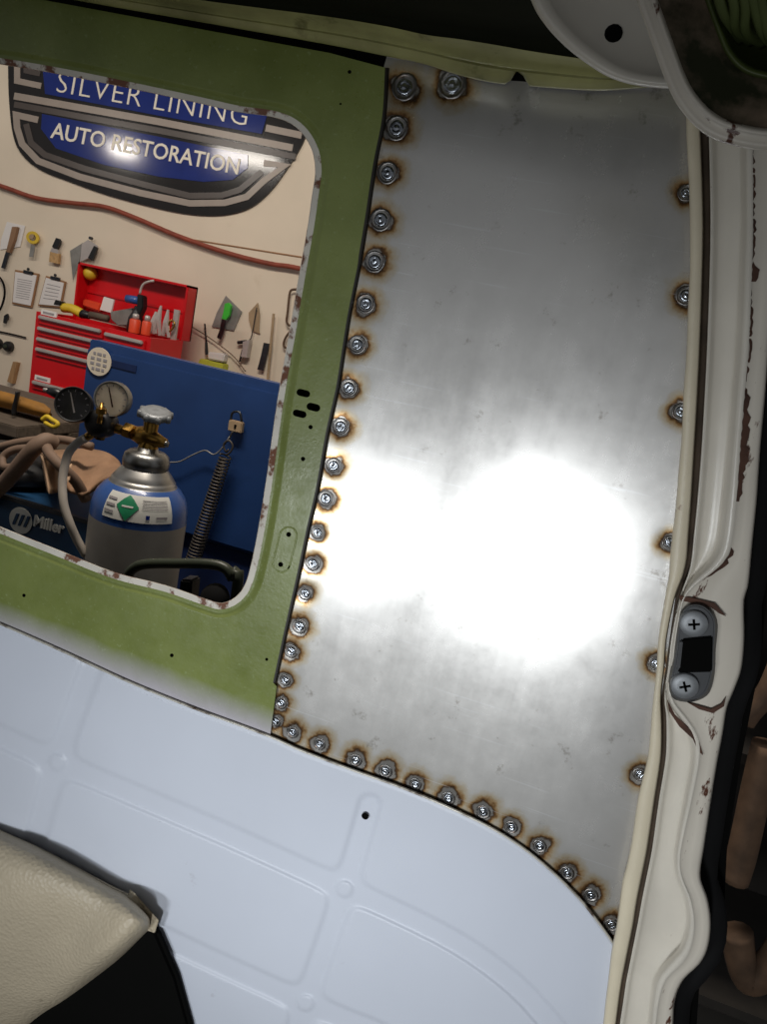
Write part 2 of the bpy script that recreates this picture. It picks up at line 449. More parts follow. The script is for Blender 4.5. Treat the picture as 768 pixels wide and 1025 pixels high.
# --- bare steel repair panel
WELDS = [((405, 87), 1.3), ((397, 128), 1.2), ((388, 173), 1.1), ((381, 220), 1.15), ((375, 262), 1.15), ((366, 304), 1.05), ((357.5, 345), 1.0), ((349, 388), 1.0), ((341, 427), 1.0), ((334, 466), .92), ((326, 499), 1.0),
         ((318, 533), .82), ((313, 564), .9), ((305.5, 594), .85), ((300, 627), .92), ((291.5, 652), .85), ((285.5, 681), .72), ((281.5, 703.5), .8), ((276, 722), .72),
         ((453, 84), 1.4), ((293, 733), .92), ((320, 745), .9), ((356, 761), .95), ((386, 772), 1.0), ((416, 785), .9), ((449, 799), 1.0), ((484, 813), 1.0), ((512, 828), .9), ((540.5, 847), .95), ((568, 874), .95), ((592, 896), .95), ((613, 926), .95),
         ((687, 193), .9), ((687, 296), 1.1), ((682, 412), 1.0), ((671, 543), .9), ((657, 664), .9), ((641, 775), .9)]
LEFT = [(40, 392), (68, 384), (118, 381), (165, 372), (218, 364), (265, 356), (345, 341), (433, 324), (489, 314), (530, 304), (580, 294), (624, 284), (684, 271), (736, 262), (960, 250)]
RIGHT = [(40, 700), (140, 696), (300, 699), (400, 693), (500, 686), (600, 676), (700, 662), (800, 648), (900, 632), (960, 622)]
def panelY(x, y):
    q = D+0.0045
    q += 0.0011*math.sin((x-330)/95.0+0.4)*math.cos((y-500)/140.0)+0.0006*math.sin(x/43.0+y/77.0)
    return q
SM0 = [(262, 734), (300, 750), (355, 771), (400, 787), (450, 808), (500, 833), (540, 861), (580, 899), (605, 931), (640, 985)]
NR, NC = 430, 170
rows = []; tint = []
for i in range(NR+1):
    y = 52+(955-52)*i/NR; xl = interp(LEFT, y)[0]; xr = interp(RIGHT, y)[0]; r = []
    for j in range(NC+1):
        x = xl+(xr-xl)*j/NC; yy = panelY(x, y); tn = 9.0
        for (wx, wy), s in WELDS:
            dx, dy = x-wx, y-wy
            if abs(dx) < 40 and abs(dy) < 40:
                dd = math.hypot(dx, dy)/(11.0*s); tn = min(tn, dd)
                if dd < 2.0: yy += 0.0012*math.exp(-(dd/0.9)**2)
        sd = interp(SM0, x)[0]-y
        if -5 < sd < 60: tn = min(tn, 1.28+max(0, sd)/13.0)
        r.append(P(x, y, yy)); tint.append(tn)
    rows.append(r)
def bare_steel():
    M = bpy.data.materials.new('bare_steel'); M.use_nodes = True; N = M.node_tree.nodes; L = M.node_tree.links
    b = N['Principled BSDF']; b.inputs['Metallic'].default_value = 1.0
    tc = N.new('ShaderNodeTexCoord'); at = N.new('ShaderNodeAttribute'); at.attribute_name = 'weld_distance'
    def noise(s, d=6, rg=0.6, vec=None):
        t = N.new('ShaderNodeTexNoise'); t.inputs['Scale'].default_value = s; t.inputs['Detail'].default_value = d; t.inputs['Roughness'].default_value = rg
        L.new(vec or tc.outputs['Object'], t.inputs['Vector']); return t.outputs['Fac']
    def rng(src, a, b_, c=0, d=1):
        r = N.new('ShaderNodeMapRange'); r.inputs[1].default_value = a; r.inputs[2].default_value = b_; r.inputs[3].default_value = c; r.inputs[4].default_value = d
        L.new(src, r.inputs[0]); return r.outputs[0]
    ad = N.new('ShaderNodeMath'); ad.operation = 'ADD'; L.new(at.outputs['Fac'], ad.inputs[0]); L.new(rng(noise(70, 4), .3, .7, -.28, .28), ad.inputs[1])
    sc = N.new('ShaderNodeMath'); sc.operation = 'DIVIDE'; L.new(ad.outputs[0], sc.inputs[0]); sc.inputs[1].default_value = 3.0
    rp = N.new('ShaderNodeValToRGB'); L.new(sc.outputs[0], rp.inputs[0])
    e = rp.color_ramp.elements
    e[0].position = 0.0; e[0].color = lin((150, 150, 152)); e[1].position = 1.0; e[1].color = lin((204, 202, 199))
    for pos, c in ((0.27, (150, 146, 140)), (0.32, (78, 58, 42)), (0.36, (128, 96, 62)), (0.41, (172, 144, 106)), (0.50, (190, 178, 156)), (0.70, (200, 198, 194))):
        k = e.new(pos); k.color = lin(c)
    mx = N.new('ShaderNodeMix'); mx.data_type = 'RGBA'; mx.blend_type = 'MULTIPLY'; mx.inputs[0].default_value = 1.0
    L.new(rp.outputs[0], mx.inputs[6])
    n1 = rng(noise(5, 6, .6), .3, .7, .92, 1.04); L.new(n1, mx.inputs[7])
    # smudges
    m2 = N.new('ShaderNodeMix'); m2.data_type = 'RGBA'; m2.inputs[7].default_value = lin((120, 112, 100))
    L.new(rng(noise(34, 9, .75),   .60, .68, 0, .5), m2.inputs[0]); L.new(mx.outputs[2], m2.inputs[6])
    # scratches
    mp = N.new('ShaderNodeMapping'); mp.inputs['Rotation'].default_value = (0, math.radians(-24), 0); mp.inputs['Scale'].default_value = (7, 1, 260); L.new(tc.outputs['Object'], mp.inputs[0])
    s1 = rng(noise(1.0, 2, .5, mp.outputs[0]), .66, .72)
    mq = N.new('ShaderNodeMapping'); mq.inputs['Rotation'].default_value = (0, math.radians(38), 0); mq.inputs['Scale'].default_value = (9, 1, 300); L.new(tc.outputs['Object'], mq.inputs[0])
    s2 = rng(noise(1.0, 2, .5, mq.outputs[0]), .69, .75)
    mv = N.new('ShaderNodeMapping'); mv.inputs['Rotation'].default_value = (0, math.radians(4), 0); mv.inputs['Scale'].default_value = (40, 1, 3); L.new(tc.outputs['Object'], mv.inputs[0])
    sv = rng(noise(1.0, 5, .6, mv.outputs[0]), .3, .7, -.022, .022)
    s12 = N.new('ShaderNodeMath'); s12.operation = 'MAXIMUM'; L.new(s1, s12.inputs[0]); L.new(s2, s12.inputs[1]); s1 = s12.outputs[0]
    m3 = N.new('ShaderNodeMix'); m3.data_type = 'RGBA'; m3.inputs[7].default_value = lin((216, 216, 216))
    sm = N.new('ShaderNodeMath'); sm.operation = 'MULTIPLY'; L.new(s1, sm.inputs[0]); sm.inputs[1].default_value = .6
    L.new(sm.outputs[0], m3.inputs[0]); L.new(m2.outputs[2], m3.inputs[6])
    L.new(m3.outputs[2], b.inputs['Base Color'])
    ra = N.new('ShaderNodeMath'); ra.operation = 'ADD'; L.new(rng(noise(28, 8, .7), .3, .7, .21, .29), ra.inputs[0]); L.new(sv, ra.inputs[1])
    L.new(ra.outputs[0], b.inputs['Roughness'])
    b2 = N.new('ShaderNodeBsdfPrincipled'); b2.inputs['Metallic'].default_value = 1.0; b2.inputs['Roughness'].default_value = 0.62
    ms = N.new('ShaderNodeMixShader'); ms.inputs[0].default_value = 0.52; L.new(b.outputs[0], ms.inputs[1]); L.new(b2.outputs[0], ms.inputs[2])
    L.new(ms.outputs[0], N['Material Output'].inputs['Surface']); L.new(m3.outputs[2], b2.inputs['Base Color'])
    bp = N.new('ShaderNodeBump'); bp.inputs['Strength'].default_value = 0.05; bp.inputs['Distance'].default_value = 0.0003
    L.new(noise(60, 7, .7), bp.inputs['Height']); L.new(bp.outputs[0], b.inputs['Normal'])
    MATS['bare_steel'] = M
bare_steel()
pp = link('repair_panel', grid(rows), 'bare_steel', van, smooth=True)
at = pp.data.attributes.new('weld_distance', 'FLOAT', 'POINT'); at.data.foreach_set('value', tint)
pp['label'] = 'bare steel repair panel, plug welded along its edges'
# plug welds: three weld beads shared by all
pm = []
for v in range(3):
    rnd = random.Random(v); geos = []
    prof = [(0.0088, -0.0003), (0.0082, 0.0003), (0.0066, 0.0002), (0.0058, -0.0008), (0.0050, 0.0002), (0.0038, 0.0010), (0.0027, 0.0002), (0.0014, 0.0006), (0.0004, 0.0008)]
    V, Fc = lathe([(r*(1+0.0), h) for r, h in prof], (0, 0, 0), (0, -1, 0), 16, cap=False)
    V = [Vector((p.x*(1+rnd.uniform(-.05, .05)), p.y*(1+rnd.uniform(-.25, .25)), p.z*(1+rnd.uniform(-.05, .05)))) for p in V]
    me = bpy.data.meshes.new('plug_weld'); me.from_pydata([tuple(p) for p in V], [], Fc); me.materials.append(MATS['weld']); me.materials.append(MATS['weld_ring'])
    bm = bmesh.new(); bm.from_mesh(me); bmesh.ops.recalc_face_normals(bm, faces=bm.faces)
    bm.to_mesh(me); bm.free()
    for i, p in enumerate(me.polygons):
        p.use_smooth = True; p.material_index = 1 if Vector(p.center).xz.length > 0.0055 else 0
    pm.append(me)
for k, ((wx, wy), s) in enumerate(WELDS):
    o = bpy.data.objects.new('plug_weld', pm[k % 3]); COL.objects.link(o); o.parent = pp
    o.location = P(wx, wy, panelY(wx, wy)+0.0006)-ORG[pp.name]
    ss = s*(1.12 if k < 20 else 0.95); o.scale = (ss, 1.0+0.3*s, ss); o.rotation_euler = (0, random.uniform(0, 6.28), 0)

# --- grey lower panel with pressed ribs
SEAM = [(-260, 518), (0, 624), (64, 652), (129, 682), (193, 708), (271, 737), (300, 750), (355, 771), (400, 787), (450, 808), (500, 833), (540, 861), (580, 899), (605, 931), (618, 950), (640, 985)]
SM = smooth_table(SEAM, 4)
seg_ribs = [[(-200, 650), (0, 737), (57, 763), (223, 834), (345, 890), (365, 898), (440, 934), (488, 964), (530, 1000), (580, 1060)],
            [(370, 806), (345, 890), (306, 1004), (280, 1090)], [(96, 655), (57, 763), (28, 868), (0, 960)], [(-100, 830), (28, 868), (150, 932), (306, 1004), (400, 1045), (460, 1100)]]
seg_ribs = [[(p.x, p.y) for p in cr(l, 3)] for l in seg_ribs]
LIM = [(400, 640), (900, 629), (950, 620), (1030, 610), (1100, 601), (1180, 593)]
def ribd(x, y):
    ac = 0.0
    for l in seg_ribs:
        best = 99.0
        for (ax, ay), (bx, by) in zip(l, l[1:]):
            if min(ax, bx)-45 > x or max(ax, bx)+45 < x or min(ay, by)-45 > y or max(ay, by)+45 < y: continue
            vx, vy = bx-ax, by-ay; t = max(0, min(1, ((x-ax)*vx+(y-ay)*vy)/(vx*vx+vy*vy)))
            best = min(best, math.hypot(x-ax-vx*t, y-ay-vy*t)-11.0)
        if best < 60: ac += math.exp(-best/5.5)
    return -5.5*math.log(ac) if ac > 0 else 60
def sstep(a, b, x):
    t = max(0, min(1, (x-a)/(b-a))); return t*t*(3-2*t)
rows = []
for i in range(0, 240):
    v = i/239; v2 = v
    r = []
    for j in range(0, 361):
        x = -250+(632+250)*j/360; ys = interp(SM, x)[0]; y = ys+(1160-ys)*v2; x = min(x, interp(LIM, y)[0])
        h = 0.0030*sstep(-2.6, 2.6, ribd(x, y))
        for cx, cy in ((345, 890), (306, 1004), (57, 763)):
            h += 0.0026*(1-sstep(6.5, 9.5, math.hypot(x-cx, y-cy)))
        h += 0.004*math.sin(min(1, (y-ys)/260)*math.pi/2)
        if y-ys < 5: h -= 0.0015*(1-(y-ys)/5)
        r.append(P(x, y, D-0.0005-h))
    rows.append(r)
lp = link('lower_panel', grid(rows), 'grey_paint', van, smooth=True)
lp['label'] = 'light grey primed lower panel with pressed cross ribs'
sb = link('seam_lip', tube([P(x, y+0.5, D-0.0012) for x, y in SM if x < 622][::2], 0.0017, 8), 'lip_burnt', lp, smooth=True)
hole = link('hole', lathe([(0.0042, 0.0), (0.0036, 0.0006), (0.0030, 0.0002), (0.0026, -0.0006), (0.0, -0.0008)], P(365.5, 817, D-0.0046), (0, -1, 0), 12, cap=False), 'black_gap', lp, smooth=True)

# --- cream door pillar
PIL = [ # y: lip left, lip right, channel left, channel right, ridge right, outer edge, channel depth
 (-60, 680, 694, 703, 738, 750, 790, 1), (60, 684, 698, 707, 741, 753, 786, 1), (140, 688, 701.5, 710, 742, 754, 784, 1), (220, 690.5, 704, 711.5, 742.5, 754.5, 780, 1), (280, 690, 703, 710.5, 740.5, 753, 775, 1), (350, 687.5, 700.5, 708, 737, 750, 769, 1),
 (400, 684, 698, 705.5, 733, 745.5, 765, 1), (450, 681, 695, 702.5, 729, 741.5, 760.5, 1), (500, 677, 692, 698.5, 724, 738, 757, 1), (540, 673, 689, 694.5, 719, 733.5, 753, 1), (556, 671.5, 688, 693, 713, 729, 751.5, 1), (568, 670.5, 686, 691, 704, 720, 750.5, 1),
 (578, 669.5, 683, 688, 694, 707, 749.5, 1), (588, 667, 679, 684, 687, 694, 748, .8), (600, 665, 675, 680, 681.5, 685, 744.5, .3), (640, 659, 667, 672, 673.5, 677, 744.5, .15), (670, 657, 664.5, 668.5, 670, 674, 741.5, .15), (690, 655, 662, 665.5, 667, 671, 734.5, .3),
 (704, 654, 661.5, 665.5, 668.5, 676, 728.5, .8), (714, 653, 662, 667, 675, 684, 726, 1), (728, 652, 662.5, 667.5, 685, 694.5, 724, 1), (742, 650.5, 662.5, 667.5, 691, 700.5, 721.5, 1), (760, 648, 661.5, 666.5, 692, 701, 718, 1), (800, 638.5, 655.5, 660, 685, 693.5, 711.5, 1),
 (850, 630.5, 648, 653, 676, 682.5, 704, 1), (868, 627, 644.5, 649.5, 675.5, 681.5, 701, 1), (880, 624, 642, 647, 678, 684, 701, 1), (900, 621, 638, 643, 686, 692, 708, 1), (925, 617.5, 634, 638.5, 687.5, 696, 711, 1), (950, 613, 629, 633.5, 679, 692, 707.5, 1),
 (965, 611, 626, 630.5, 664, 683, 699.5, 1), (980, 609, 623, 627.5, 655, 668, 684, 1), (1000, 606, 620, 624.5, 652, 661, 675.5, 1), (1030, 603, 616, 620, 649, 657, 673, 1), (1100, 594, 606, 610, 640, 648, 664, 1), (1180, 586, 598, 602, 632, 640, 656, 1)]
PT = smooth_table(PIL, 5)
rs, rp_, re_, rg_ = [], [], [], []
for y, a, b, c, d, e, g, k in PT:
    wv = 0.35*math.sin(y/31.0)+0.25*math.sin(y/13.0)
    a += wv
    rs.append([P(a+1.5, y, .722), P(a, y, .712), P(a+(b-a)*.05, y, .7055), P(a+(b-a)*.14, y, .7035), P(a+(b-a)*.5, y, .7030), P(a+(b-a)*.86, y, .7035), P(a+(b-a)*.96, y, .7055), P(b, y, .710), P(b+.6, y, .722)])
    q = .7115*k+.692*(1-k)
    w2 = max(0.5, d-c)
    rg_.append([P(b-.8, y, .716), P(b+.5, y, .724), P(c-.8, y, .726), P(c-.2, y, .716), P(c, y, .7045)])
    rp_.append([P(c-.2, y, .7050), P(c, y, .7025*k+.700*(1-k)), P(c+1.6, y, .7012*k+.6945*(1-k)), P(c+min(3.5, w2*.3), y, q), P(c+w2*.5, y, q), P(d-min(3, w2*.25), y, q), P(d, y, q-.002*k),
                P(d+(e-d)*.35, y, .6925), P(d+(e-d)*.6, y, .6895), P(e-(e-d)*.12, y, .6893), P(e, y, .6908)])
    f = g-e
    re_.append([P(e, y, .6908), P(e+min(3, f*.2), y, .6928), P(e+f*.5, y, .6932), P(g-min(4, f*.2), y, .6935), P(g-.6, y, .6955), P(g, y, .700), P(g+.5, y, .724), P(g+1, y, .748)])
dp = link('door_pillar', merge(grid(rp_)), 'cream', van, smooth=True); dp['label'] = 'cream painted door pillar with channel, ridge and striker recess'
link('pillar_groove', grid(rg_), 'groove_brown', dp, smooth=True)
ds = link('pillar_lip', grid(rs), 'cream_seal', dp, smooth=True)
de = link('pillar_flange', grid(re_), 'cream_rusty', dp, smooth=True); de['label'] = 'outer flange of the pillar with chipped paint and rust'
link('door_seal', tube([P(r[6]+7, r[0], .742) for r in PT[::3]], 0.010, 10), 'rubber', dp, smooth=True)
def blob_px(c, pts): return [Vector((c[0]+x, c[1]+y)) for x, y in pts]
# rust-edged chips where the paint is gone
for chip in ([(680, 596), (700, 600), (716, 604), (727, 617), (720, 614), (712, 608), (690, 603), (681, 601)], [(668, 700), (676, 716), (690, 729), (700, 742), (704, 756), (699, 752), (694, 740), (680, 727), (670, 712)],
             [(688, 703), (702, 707), (712, 710), (722, 705), (727, 698), (725, 707), (714, 714), (700, 710)]):
    link('rust_chip', prism(chip, .6900, .002), 'rust', dp)
def rust_edge(y0, y1, line, w0, w1, seed):
    rn = random.Random(seed); rows_ = []
    y = y0
    while y <= y1:
        row = interp(PT, y); x = row[line]; f = math.sin((y-y0)/(y1-y0)*math.pi)**.4; wd = (w0+(w1-w0)*rn.random())*f+.3
        o = rn.uniform(-1, .6)
        rows_.append([P(x+o, y, .6902), P(x+o+wd*.5, y, .6910), P(x+o+wd, y, .6918)]); y += 4
    link('rust_chip', grid(rows_), 'rust', dp)
rust_edge(150, 262, 4, 1, 3, 1); rust_edge(262, 285, 4, 4, 8, 2); rust_edge(290, 384, 4, 1, 3, 3); rust_edge(386, 505, 4, 4, 9, 4); rust_edge(548, 580, 4, 2, 6, 5)
# striker plate
sp = link('striker_plate', prism_pts([P(p.x, p.y, .682) for p in offset_loop(cr([(684, 612), (692, 606), (703, 607), (712, 614), (716, 626), (714, 650), (713, 672), (708, 690), (700, 698), (686, 700), (674, 695), (672, 682), (677, 655), (680, 630), (684, 612)], 3)[:-1], -.1)],
                                     [P(p.x, p.y, .693) for p in cr([(681, 611), (692, 603), (705, 604), (714, 612), (719, 626), (717, 650), (716, 674), (711, 693), (700, 701), (686, 703), (672, 698), (669, 682), (674, 655), (677, 630), (681, 611)], 3)[:-1]]), 'charcoal_plastic', van, bevel=0.0012, smooth=True, angle=35)
sp['label'] = 'dark grey door striker plate with two cross-head screws'
link('latch_recess', prism([(683, 640), (714, 637), (713, 673), (679, 674)], .6795, .005), 'black_gap', sp, bevel=0.0012)
link('rib', prism([(681, 642), (684, 642), (681, 670), (677, 672)], .6775, .005), 'charcoal_plastic', sp, bevel=0.001)
for c, an_ in (((694.5, 624), 0.35), ((685.5, 686), 0.5)):
    c3 = P(c[0], c[1], .6805); R = 0.0115
    sc_ = link('screw', lathe([(R*1.04, -.004), (R*1.04, .0018), (R*.97, .0028), (R*.5, .0031), (0.0, .0032)], c3, (0, -1, 0), 24, cap=False), 'zinc', sp, smooth=True, angle=60)
    bars = []
    for q in (0, math.pi/2):
        ca, sa = math.cos(an_+q), math.sin(an_+q); u = Vector((ca, 0, sa)); v = Vector((-sa, 0, ca))
        f = [c3+u*s1*R*.42+v*s2*R*.09+Vector((0, -.00355, 0)) for s1, s2 in ((-1, -1), (1, -1), (1, 1), (-1, 1))]
        bars.append(prism_pts(f, [p+Vector((0, .003, 0)) for p in f]))
    link('screw', merge(*bars), 'black_gap', sp)

# --- roof rail over window and panel
RAIL = [(-260, -130, -85, -72), (-60, -75, -45, -30), (60, -45, -22, -3), (200, -20, 0, 22), (330, 4, 17, 45), (390, 12, 27, 57), (427, 17, 35, 65), (458, 21, 39, 75), (493, 26, 44.5, 83), (536, 32, 52, 87), (599, 38, 61, 91), (640, 40, 66, 88.5), (700, 42, 70, 84), (820, 46, 76, 90)]
RT = smooth_table(RAIL, 6)
rr = []
for x, t, h, b in RT:
    if 511 < x < 526: b2 = b-15*math.sin((x-511)/15*math.pi)**.5
    else: b2 = b
    rr.append([P(x, t-60, .50), P(x, t-10, .60), P(x, t+4, .655), P(x, h-3, .668), P(x, h, .667), P(x, h+2, .669), P(x, h+(b-h)*.3, .684), P(x, h+(b-h)*.55, .688), P(x, h+(b-h)*.62, .685), P(x, b2-2, .690), P(x, b2, .695), P(x, b2-.5, .72)])
rl = link('roof_rail', grid([r[4:] for r in rr]), 'rail_green', van, smooth=True, angle=60); link('rail_shadow', grid([[P(x, b-24, .704), P(x, b-4.5, .704)] for x, t, h, b in RT if 396 < x < 640]), 'black_gap', rl)  # black strip put in as the shadow gap behind the rail
rl['label'] = 'scuffed olive green roof rail along the top'
link('rail_face', grid([r[:5] for r in rr]), 'roof_dark', rl, smooth=True)
dkr = link('roof_panel', merge(grid([[Vector((x, .60, z0+.0)), Vector((x, .55, z0+.08)), Vector((x, .40, z0+.15)), Vector((x, .1, z0+.18)), Vector((x, -.6, z0+.15))] for x, z0 in ((-1.2, 1.78), (-.4, 1.78), (.4, 1.76), (1.0, 1.74))])), 'roof_dark', van, smooth=True)

# ================================================================== CREAM SHEET METAL, TOP RIGHT
edge1 = cr([(515, -50), (533, 0), (546, 23), (566, 45), (590, 64), (613, 77.5), (640, 85), (677, 88), (720, 86)], 6)
cowl = thing('curved_cowl_panel', 'cream metal panel with a bright rolled lip, partly behind the round housing', 'metal panel', P(640, 60, .44))
rows = []
for f, yo in ((-.006, .456), (0, .452), (.012, .447), (.03, .446), (.07, .449), (.12, .455), (.3, .458), (.6, .456), (1.0, .45)):
    rows.append([P(p.x+(760-p.x)*f, p.y+(-70-p.y)*f, yo) for p in edge1])
link('panel_face', grid(rows), 'cream', cowl, smooth=True)
link('bolt_hole', lathe([(.005, 0), (.004, .0012), (.0032, .0008), (0, .0006)], P(614, 34, .456), (0, -1, 0), 12, cap=False), 'black_gap', cowl, smooth=True)
HY = .36
mp_ = MPP(780, 0, HY)
rh = thing('round_housing', 'round cream metal housing with rusty rim and wires inside, overhanging the pillar', 'housing', P(800, -25, HY))
HO = cr([(637, 0), (655, 50), (668, 85), (680, 108), (700, 130), (725, 143), (768, 151), (830, 148), (890, 105), (915, 0), (890, -95), (790, -140), (680, -100), (637, 0)], 5)[:-1]
def hl(f, d): return [P(p.x+(790-p.x)*f, p.y+(-8-p.y)*f, HY+d) for p in HO]
def hring(name, m_, spec): link(name, grid([hl(f, d) for f, d in spec], True), m_, rh, smooth=True)
hring('rim', 'cream_rusty', [(.03, .05), (.005, .02), (0, .006), (.012, 0), (.05, -.001), (.085, .002), (.10, -.003), (.125, -.002), (.14, .004)])
hring('face_ring', 'face_brown', [(.14, .004), (.27, .008), (.40, .013), (.44, .014)])
hring('inner_ring', 'dark_green', [(.44, .014), (.455, .009), (.475, .009), (.49, .013), (.50, .06), (.98, .07)])
for k in range(6):
    x = 716+k*11; link('wire', tube(cr([P(x, -30, HY-.01), P(x+6+3*math.sin(k), 5, HY), P(x+12+4*math.cos(k*2), 25+3*k, HY+.012), P(x+26, 40+2*k, HY+.03)], 5), .0022, 6), 'green_wire', rh, smooth=True)

# ================================================================== SEAT
seat = thing('vinyl_seat', 'tan textured vinyl seat cushion with a flap at its corner', 'seat', P(60, 1000, .56))
topc = cr([(-420, 635), (-170, 752), (-60, 804), (0, 832), (40, 850), (80, 871), (108, 886), (131, 898), (150, 918)], 8)
botc = cr([(-420, 1170), (-170, 1130), (-60, 1090), (0, 1052), (40, 1018), (66, 1000), (95, 979), (122, 958), (150, 930)], 8)
rows = []; nU = len(topc)
for i in range(nU):
    a, b = topc[i], botc[i]; u = i/(nU-1); r = []
    end = min(1, (1-u)/.2); sc_ = math.sqrt(max(0, 1-(1-end)**2))
    for j in range(37):
        v = j/36; e = (abs(2*v-1))**3.2
        bulge = (1-e)**.6*(.014+.036*sc_)
        yy = .706-bulge+.006*math.sin(u*9+v*5)*sc_
        r.append(P(a.x+(b.x-a.x)*v, a.y+(b.y-a.y)*v, yy))
    rows.append(r)
Vc, Fc_ = grid(rows)
_c = P(0, 960, .70)
back = [[Vector((_c.x+(p.x-_c.x)*.86, .710-(p.y-.706)*0.02, _c.z-.012+(p.z-_c.z)*.86)) for p in r] for r in rows]
Vb, Fb = grid(back)
link('cushion', (Vc, Fc_), 'vinyl', seat, smooth=True)
link('cushion_back', (Vb, Fb), 'vinyl', seat, smooth=True)
link('corner_flap', prism_pts([P(x, y, yy) for x, y, yy in ((130, 890, .700), (135, 894, .694), (159, 921, .694), (155, 934, .696), (146, 931, .690), (126, 906, .686))], [P(x, y, yy+.004) for x, y, yy in ((130, 890, .700), (135, 894, .694), (159, 921, .694), (155, 934, .696), (146, 931, .690), (126, 906, .686))]), 'vinyl', seat, bevel=.0008)
sp_ = [p for p in topc if p.x > -410]
link('piping', tube([P(p.x+1, p.y+1.5, .704) for p in sp_], .0025, 6), 'vinyl', seat, smooth=True)
shadow_px = [(-380, 1220), (-380, 1120), (-170, 1060), (60, 985), (100, 955), (138, 925), (156, 934), (176, 980), (190, 1030), (205, 1180)]  # black sheet put in place of the seat's soft shadow
link('base', prism(shadow_px, .700, .012), 'black_gap', seat, bevel=.004)  # no real base: black sheet standing in for the seat's shadow

# ================================================================== WORKSHOP SIGN
def sy(k): return WY-.012-.003*k
sign = thing('shop_sign', 'glossy black shield sign reading SILVER LINING AUTO RESTORATION in white on blue', 'sign', P(150, 215, WY-.012))
so = cr([(8, -10), (8, 40), (8, 64), (9, 100), (13, 135), (22, 155), (40, 170), (70, 182), (110, 196), (160, 209), (195, 215), (225, 215), (250, 208), (270, 192), (288, 168), (302, 145), (307, 128), (309, 90), (309, 44)], 5)
link('backing', prism([(p.x, p.y) for p in so], sy(0), .012), 'sign_black', sign)
def band(path, w_, m_, k=1, n=None): return link('stripe', strip_px(cr(path, 6) if n else path, w_, sy(k), .003), m_, sign)
band([(14, 96), (160, 122), (293, 148)], 7, 'sign_grey'); band([(14, 104.5), (160, 131), (296, 157)], 6, 'sign_dgrey')
band([(38, 120), (16, 115), (17, 128), (22, 144), (38, 161), (80, 177), (140, 193), (190, 203.5), (225, 203), (247, 197), (264, 181), (285, 166), (264, 163)], 6.5, 'sign_grey')
band([(26, 124), (31, 143), (45, 155), (85, 169), (145, 185), (190, 196), (222, 195.5), (240, 190), (262, 172)], 6, 'sign_dgrey')
band([(41, 86), (17, 81), (17, 55)], 6, 'sign_grey'); band([(40, 74), (26, 71), (26, 50)], 5, 'sign_dgrey'); band([(266, 128), (302, 135.5)], 7, 'sign_grey')
link('field', prism([(44, 45), (43, 72), (45, 94), (160, 116), (262, 134), (267, 116), (268, 85)], sy(1), .003), 'sign_blue', sign)
link('field', prism([(42, 114), (41, 129), (56, 148.5), (104, 165), (160, 177), (204, 182), (233, 180), (248, 168), (248, 155), (160, 137)], sy(1), .003), 'sign_blue', sign)
def text_geo(s, base, vec, up, Y, th, weight=0.0, spacing=1.0):
    """lettering laid out between two points of the sign"""
    cu = bpy.data.curves.new('t', 'FONT'); cu.body = s; cu.offset = weight; cu.resolution_u = 3; cu.space_character = spacing
    o = bpy.data.objects.new('t', cu); COL.objects.link(o); dg = bpy.context.evaluated_depsgraph_get(); dg.update()
    me = bpy.data.meshes.new_from_object(o.evaluated_get(dg)); V0 = [v.co.copy() for v in me.vertices]; Fs = [tuple(p.vertices) for p in me.polygons]
    bpy.data.objects.remove(o); bpy.data.curves.remove(cu); bpy.data.meshes.remove(me)
    x0 = min(v.x for v in V0); x1 = max(v.x for v in V0); y1 = 0.70
    base, vec, up = Vector(base), Vector(vec), Vector(up)
    out = []
    for v in V0:
        q = base+vec*((v.x-x0)/(x1-x0))+up*(v.y/y1); out.append(P(q.x, q.y, Y))
    par = list(range(len(out)))
    def root(i):
        while par[i] != i: par[i] = par[par[i]]; i = par[i]
        return i
    for f in Fs:
        for i in f[1:]: par[root(i)] = root(f[0])
    isl = {}
    for i in range(len(out)): isl.setdefault(root(i), []).append(i)
    groups = []
    for ids in sorted(isl.values(), key=lambda q: min(V0[i].x for i in q)):
        lo, hi = min(V0[i].x for i in ids), max(V0[i].x for i in ids)
        if groups and lo < groups[-1][1]-.08 and hi < groups[-1][1]+.05: groups[-1][0].extend(ids)
        else: groups.append([list(ids), hi])
    geos = []
    for ids, _ in groups:
        mp = {i: k for k, i in enumerate(ids)}; n_ = len(ids); fs = [tuple(mp[i] for i in f) for f in Fs if f[0] in mp]
        cnt = {}
        for f in fs:
            for p_, q_ in zip(f, f[1:]+f[:1]): cnt[(p_, q_)] = 1
        side = [(p_, q_, q_+n_, p_+n_) for p_, q_ in cnt if (q_, p_) not in cnt]
        geos.append(([out[i] for i in ids]+[out[i]+Vector((0, th, 0)) for i in ids], fs+[tuple(i+n_ for i in reversed(f)) for f in fs]+side))
    return geos
for g in text_geo('SILVER LINING', (56, 92), (190, 34), (3.6, -21), sy(2), .003, -.014, 1.08): link('letter', g, 'sign_white', sign)
for g in text_geo('AUTO RESTORATION', (50, 137.5), (188, 37), (3, -15.5), sy(2), .003, .012, 1.0): link('letter', g, 'sign_white', sign)

